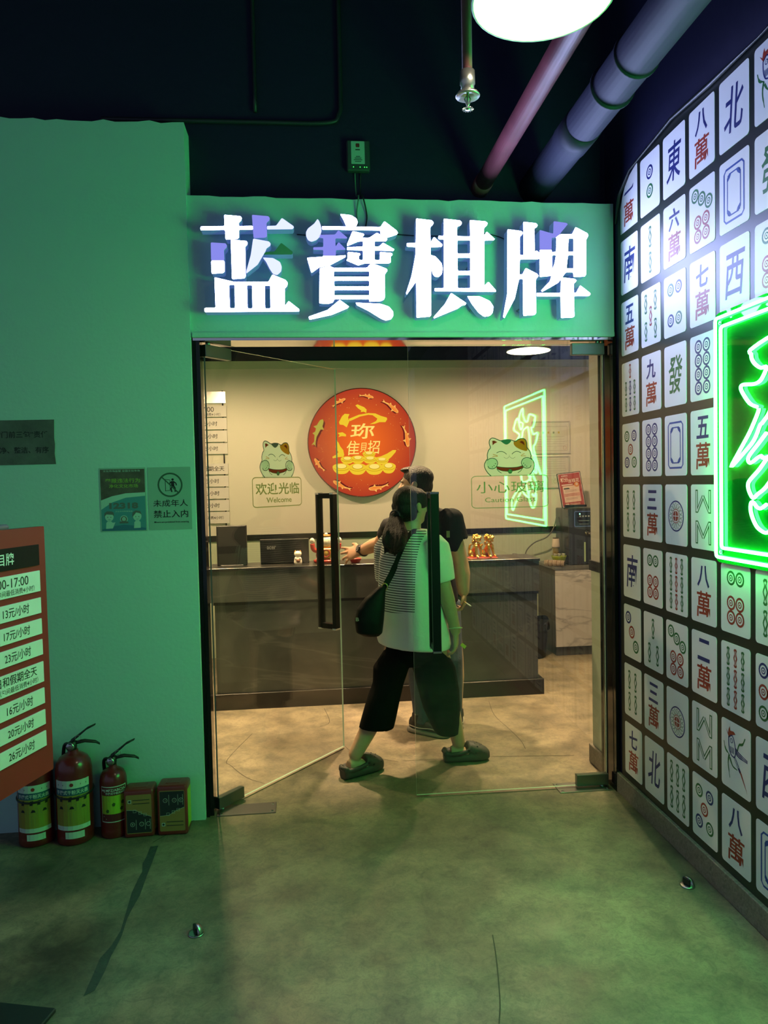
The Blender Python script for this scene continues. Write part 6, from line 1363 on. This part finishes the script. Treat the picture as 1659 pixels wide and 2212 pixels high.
# clogs
M_CLOG = mat('grey_clog_foam', (0.034, 0.036, 0.031), 0.65); M_HOLE = mat('clog_hole', (0.008, 0.008, 0.008), 0.8)
def clog(an, ff, name='clog', lift=0.0):
    sd = V((-ff.y, ff.x, 0)); base = V((an.x, an.y, 0.0)); c = MB(); a = lambda l, h, off=0: base+ff*l+sd*off+up*h
    # sole, heel cup and closed toe box
    c.loft([(a(-.085, .030), sd*.030, up*.028), (a(-.070, .030), sd*.042, up*.029), (a(0, .026), sd*.043, up*.025), (a(.06, .026), sd*.048, up*.025), (a(.12, .028), sd*.050, up*.027), (a(.155, .030), sd*.040, up*.026), (a(.172, .032), sd*.020, up*.018)], M_CLOG, 22, power=3.0)
    c.loft([(a(.045, .085), sd*.043, up*.012), (a(.055, .072), sd*.049, up*.036), (a(.09, .062), sd*.053, up*.040), (a(.125, .054), sd*.050, up*.034), (a(.155, .045), sd*.038, up*.024), (a(.172, .038), sd*.018, up*.012)], M_CLOG, 22)
    for q in (-1, 1): c.tube([a(-.078, .048, q*.026), a(-.045, .052, q*.041), a(.0, .056, q*.045), a(.045, .066, q*.047), a(.062, .088, q*.035)], [.012, .011, .011, .012, .011], M_CLOG, 10, round_ends=True)
    c.tube([a(-.074, .060, -.028), a(-.086, .060, 0), a(-.074, .060, .028)], .012, M_CLOG, 10, round_ends=True)
    o = remesh(c, name, 0.0050, 2, parent=t, material=M_CLOG)
    st = MB()
    for q in (-1, 1): st.lathe([(.007, 0), (.007, .004), (.001, .004)], M_HOLE, 12, mtx=Matrix.Translation(a(.048, .072, q*.054)) @ V((0, 0, 1)).rotation_difference(sd*q).to_matrix().to_4x4())
    st.build('strap_rivet', o)
    hl = MB()
    for l, off, hh in ((.085, -.018, .101), (.085, .018, .101), (.100, 0, .100), (.112, -.020, .090), (.112, .020, .090), (.128, 0, .087), (.140, -.018, .073), (.140, .018, .073), (.098, -.036, .090), (.098, .036, .090)):
        hl.ball(a(l, hh-.0035, off), (.0048, .0048, .0045), M_HOLE, 8, 6)
    for l in (.085, .110, .133): hl.ball(a(l, .055, -.050+(l-.085)*.18), (.007, .0045, .005), M_HOLE, 8, 6)
    hl.build('vent_holes', o)['kind'] = 'stuff'
clog(anR, fR); clog(anL, fL)
MB().tube([wrR+(V((1, 0, 0))*math.cos(a)+V((0, 1, -.25))*math.sin(a))*.034+up*.012 for a in [2*PI*i/22 for i in range(22)]], .004, mat('jade_bangle', (0.42, 0.46, 0.30), 0.2), 8, closed=True).build('bangle', t)
# what she carries
t2_ = thing('shoulder_bag', WO+W(803, 1322, 3.70)-up*.12, 'black soft bag hanging at the hip on a wide strap', 'bag'); bo = t2_.location.copy()
def B(x, y, Y): return atY(x, y, Y)-bo
M_BAG = mat('black_leather', (0.0045, 0.0045, 0.005), 0.6, bump=(40, 0.25), spec=0.12); g = MB()
def bsec(y, x0, x1, d): a, c2 = B(x0, y, 3.70), B(x1, y, 3.70); return ((a+c2)/2, (c2-a)/2, V((0, d, 0)))
g.loft([bsec(1374, 784, 818, .030), bsec(1366, 769, 826, .056), bsec(1340, 766, 829, .066), bsec(1315, 771, 831, .060), bsec(1292, 788, 832, .045), bsec(1274, 810, 833, .028), bsec(1266, 820, 834, .016)], M_BAG, 24, power=2.4)
remesh(g, 'pouch', 0.006, 3, parent=t2_, material=M_BAG)
st = spline([B(828, 1272, 3.705), B(836, 1258, 3.715), B(848, 1235, 3.73), B(862, 1200, 3.745), B(878, 1165, 3.775), B(892, 1148, 3.83), B(905, 1148, 3.93)], False, 6)
sb = MB(); rings = []
for i, q in enumerate(st):
    d = (st[min(i+1, len(st)-1)]-st[max(i-1, 0)]).normalized(); sd = d.cross(V((0.2, -1, 0.2))).normalized(); nn = sd.cross(d)
    ww = .0150 if .1 < i/len(st) < .40 else .0115
    rings.append([q+sd*ww+nn*.002, q-sd*ww+nn*.002, q-sd*ww-nn*.002, q+sd*ww-nn*.002])
sb.rings(rings, M_BAG, False); sb.build('strap', t2_)
MB().tube([B(831, 1268, 3.70)+V((.014*math.cos(a), 0, .018*math.sin(a))) for a in [2*PI*i/16 for i in range(16)]], .003, mat('brass_ring', (0.5, 0.36, 0.12), 0.3, 0.9), 8, closed=True).build('strap_ring', t2_)
F = Flat(); F.text('B', -.008, -.009, .008, .009, mat('bag_mark', (0.42, 0.36, 0.20), 0.3, 0.6), .03); F.build('emblem', t2_, frame(B(772, 1338, 3.632), (1, -.25, 0)))
q = MB(); q.box((0, 0, 0), (.030, .004, .018), mat('yellow_slip', (0.55, 0.50, 0.06), 0.6), .001); tag(q.build('yellow_slip', None, Matrix.Translation(atY(1001, 1395, 3.87)) @ Matrix.Rotation(0.7, 4, 'Y')), 'small yellow slip held at the hip beside the right door handle', 'slip')

# ------------------------------------------------------------------ the man
MO = V((0.72, 4.50, 0)); W = rig(MO)
t = thing('person', MO, 'person in a black polo shirt and jeans reaching towards the counter', 'person')
mf = V((-0.50, 0.86, 0)).normalized(); mr = mf.cross(up)
hc = W(897, 1049, 4.52); c7 = W(915, 1097, 4.52); hf = V((-0.93, 0.36, -0.12)).normalized()
hipc = V((0.045, 0.05, 0.80)); shR = W(975, 1122, 4.45); shL = W(845, 1140, 4.66)
elR = W(997, 1222, 4.40); wrR = W(1001, 1276, 4.36); elL = W(822, 1172, 4.86); wrL = W(781, 1190, 5.08)
hpR, hpL = hipc+mr*.09, hipc-mr*.09; knR = V((0.165, 0.03, 0.44)); knL = V((-0.02, 0.10, 0.44)); anR = V((0.175, 0.05, 0.10)); anL = V((-0.055, -0.02, 0.10))
b = MB(); P, R = head(b, hc, hf, SKIN_M, 0.98)
neck(b, c7-up*.04, hc-up*.06-hf*.012, .062, .056, SKIN_M)
b.loft([(hipc-up*.05, mr*.150, mf*.105), (hipc+up*.08, mr*.150, mf*.105), (hipc+up*.25, mr*.155, mf*.100), (hipc+up*.40, mr*.165, mf*.100), (c7-up*.08, mr*.15, mf*.08), (c7-up*.02, mr*.08, mf*.06)], SKIN_M, 20)
for sh, el, wrst in ((shR, elR, wrR), (shL, elL, wrL)): b.tube([sh, (sh+el)/2, el, (el*2+wrst)/3, wrst], [.040, .046, .046, .049, .036], SKIN_M, 14, round_ends=True)
for hp, kn, an in ((hpR, knR, anR), (hpL, knL, anL)): b.tube([hp, (hp+kn)/2, kn, (kn*2+an)/3, (kn+an*2)/3, an], [.085, .075, .058, .058, .047, .040], SKIN_M, 16, round_ends=True)
hand(b, wrR, (0.03, -0.05, -1), (-0.9, 0.25, 0), (-0.2, -0.9, 0), (.75, .80, .85, .9), SKIN_M, 0.98)
hand(b, wrL, (wrL-elL).normalized()*0.6+V((-0.75, 0.25, -0.10)), (0.15, 0.9, -0.45), (0.05, 0.40, 0.95), (.12, .16, .22, .34), SKIN_M, 1.22, 0.30)
for an, ff in ((anR, V((0.3, 0.95, 0)).normalized()), (anL, V((0.62, -0.78, 0)).normalized())): b.ball(an-up*.045+ff*.02, (.026, .026, .020), SKIN_M, 12, 8)
remesh(b, 'body', 0.0062, 4, parent=t, material=SKIN_M); eyes(P, R, t, 0.98)
h = MB(); h.ball(P(0, -.022, .050), (.080, .096, .074), HAIR_M, 20, 14, rot=R); h.ball(P(0, -.050, .000), (.072, .062, .072), HAIR_M, 18, 12, rot=R)
h.loft([(P(0, .030, .100), (P(.058, 0, 0)-P(0, 0, 0)), up*.022), (P(0, .062, .100), (P(.052, 0, 0)-P(0, 0, 0)), up*.017), (P(0, .088, .098), (P(.034, 0, 0)-P(0, 0, 0)), up*.010)], HAIR_M, 14)
for q in (-1, 1): h.ball(P(q*.066, -.012, .030), (.013, .040, .036), HAIR_M, 12, 8, rot=R)
remesh(h, 'hair', 0.0060, 2, parent=t, material=HAIR_M)
M_POLO = mat('black_polo', (0.011, 0.012, 0.013), 0.85, bump=(12, 0.3), spec=0.15); s = MB()
def msec(y, x0, x1, Y, d): a, c2 = W(x0, y, Y), W(x1, y, Y); hw = (c2-a).length/2; return ((a+c2)/2, V((hw*.95, hw*.40, 0)), V((-d*.35, d, 0)))
s.loft([msec(1302, 868, 992, 4.50, .135), msec(1290, 866, 992, 4.50, .138), msec(1240, 866, 984, 4.50, .135), msec(1180, 856, 984, 4.52, .130), msec(1140, 846, 990, 4.53, .120), msec(1116, 852, 984, 4.53, .104), msec(1103, 872, 966, 4.53, .084), msec(1096, 890, 946, 4.53, .070), msec(1089, 898, 938, 4.53, .064)], M_POLO, 26)
s.tube([shR-mr*.05+up*.005, shR, (shR*.45+elR*.55)+up*.01, W(993, 1176, 4.42)], [.070, .076, .076, .070], M_POLO, 18, round_ends=False); s.ball(shR, (.078, .078, .070), M_POLO, 14, 10)
s.tube([shL+mr*.05, shL, W(836, 1158, 4.74)], [.068, .074, .070], M_POLO, 18); s.ball(shL, (.074, .074, .068), M_POLO, 14, 10)
remesh(s, 'polo_shirt', 0.0075, 4, parent=t, material=M_POLO)
pk = MB().box((0, 0, 0), (.020, .003, .040), mat('polo_tag', (0.14, 0.13, 0.07), 0.6), .001); pk.build('sleeve_badge', t, Matrix.Translation(W(968, 1154, 4.345)))
M_JEAN = mat('blue_jeans', (0.040, 0.058, 0.085), 0.85, noise=(14, 0.4), bump=(90, 0.25)); p = MB()
p.loft([(hipc-up*.12, mr*.165, mf*.120), (hipc-up*.02, mr*.172, mf*.125), (hipc+up*.10, mr*.160, mf*.115)], M_JEAN, 22)
def mleg(hp, pts):
    secs = [(hp, V((.100, 0, 0)), V((0, .110, 0)))]
    for y, x0, x1, Y, d in pts: a, c2 = W(x0, y, Y), W(x1, y, Y); secs.append(((a+c2)/2, (c2-a)/2, V((0, d, 0))))
    p.loft(secs, M_JEAN, 18)
mleg(hpR, [(1420, 936, 999, 4.50, .100), (1470, 940, 999, 4.50, .088), (1510, 944, 998, 4.50, .080), (1545, 948, 997, 4.52, .078), (1556, 950, 996, 4.52, .076)])
mleg(hpL, [(1440, 880, 944, 4.56, .100), (1480, 884, 936, 4.55, .085), (1520, 890, 934, 4.53, .076), (1548, 893, 932, 4.50, .072), (1560, 895, 931, 4.49, .070)])
remesh(p, 'jeans', 0.0075, 2, parent=t, material=M_JEAN)
M_SNK = mat('black_sneaker', (0.016, 0.016, 0.015), 0.5); M_SOLE = mat('sneaker_sole', (0.20, 0.19, 0.16), 0.6); M_LINE = mat('sneaker_stripe', (0.30, 0.28, 0.24), 0.5)
def sneaker(an, ff):
    sd = V((-ff.y, ff.x, 0)); base = V((an.x, an.y, 0)); a = lambda l, hh, off=0: base+ff*l+sd*off+up*hh; c = MB()
    c.loft([(a(-.080, .055), sd*.030, up*.035), (a(-.05, .062), sd*.040, up*.046), (a(.02, .060), sd*.043, up*.044), (a(.08, .050), sd*.047, up*.034), (a(.14, .040), sd*.047, up*.024), (a(.180, .034), sd*.030, up*.016)], M_SNK, 20)
    c.tube([a(-.02, .08), a(-.02, .125)], [.048, .044], M_SNK, 16)
    o = remesh(c, 'sneaker', 0.0055, 2, parent=t, material=M_SNK)
    MB().loft([(a(-.092, .017), sd*.030, up*.016), (a(-.06, .017), sd*.043, up*.017), (a(.03, .015), sd*.045, up*.015), (a(.10, .015), sd*.051, up*.015), (a(.16, .015), sd*.043, up*.015), (a(.192, .016), sd*.018, up*.010)], M_SOLE, 22, power=3.5).build('sole', o)
    for q in (-1, 1): MB().tube(spline([a(-.07, .048, q*.034), a(0, .042, q*.0445), a(.08, .050, q*.0475), a(.13, .045, q*.0465)], False, 4), .0035, M_LINE, 6).build('side_stripe', o)
sneaker(anR, V((0.15, 0.98, 0)).normalized()); sneaker(anL, V((0.78, -0.62, 0)).normalized())
# wrist watch
wt = wrL+(elL-wrL).normalized()*.026; wd = (elL-wrL).normalized(); a1 = wd.orthogonal().normalized(); a2 = wd.cross(a1)
tw = MB().tube([wt+(a1*math.cos(a)+a2*math.sin(a))*.0385 for a in [2*PI*i/22 for i in range(22)]], .0075, mat('watch_strap', (0.012, 0.012, 0.016), 0.5), 8, closed=True).build('watch', t)
vd = V((0.15, -0.92, 0.35)); vd = (vd-wd*vd.dot(wd)).normalized(); MW = Matrix.Translation(wt+vd*.037) @ V((0, 0, 1)).rotation_difference(vd).to_matrix().to_4x4() @ Matrix.Scale(1.25, 4)
MB().lathe([(.019, -.004), (.0215, 0), (.0215, .007), (.018, .010), (.001, .010)], mat('watch_case', (0.03, 0.03, 0.032), 0.25, 0.8), 24, mtx=MW).build('watch_case', tw)
F = Flat(.0004); F.disc((0, 0), .0165, mat('watch_dial', (0.02, 0.02, 0.024), 0.3), 24); F.layer(); ML = mat('watch_marks', (0.6, 0.6, 0.6), 0.4)
for k in range(12): F.stroke([(.012*math.cos(2*PI*k/12), .012*math.sin(2*PI*k/12)), (.0155*math.cos(2*PI*k/12), .0155*math.sin(2*PI*k/12))], .0016, ML)
F.stroke([(0, 0), (.007, .006)], .0012, ML); F.stroke([(0, 0), (-.004, .011)], .001, ML); F.build('watch_dial', tw, MW @ Matrix.Translation((0, 0, .0105)))
ca, cb_ = atY(1003, 1300, 4.27), atY(1018, 1310, 4.24)
tc_ = thing('cigarette', ca, 'lit cigarette held in the lowered right hand beside the counter', 'cigarette'); d = cb_-ca
MB().tube([(0, 0, 0), d*.3], .0042, mat('cigarette_filter', (0.42, 0.24, 0.09), 0.7), 8).build('filter', tc_)
MB().tube([d*.3, d*.95], .0041, mat('cigarette_paper', (0.72, 0.70, 0.66), 0.7), 8).build('paper', tc_); MB().tube([d*.95, d], .0038, mat('ash', (0.25, 0.24, 0.23), 0.9), 8).build('ash_tip', tc_)
bpy.context.view_layer.update()
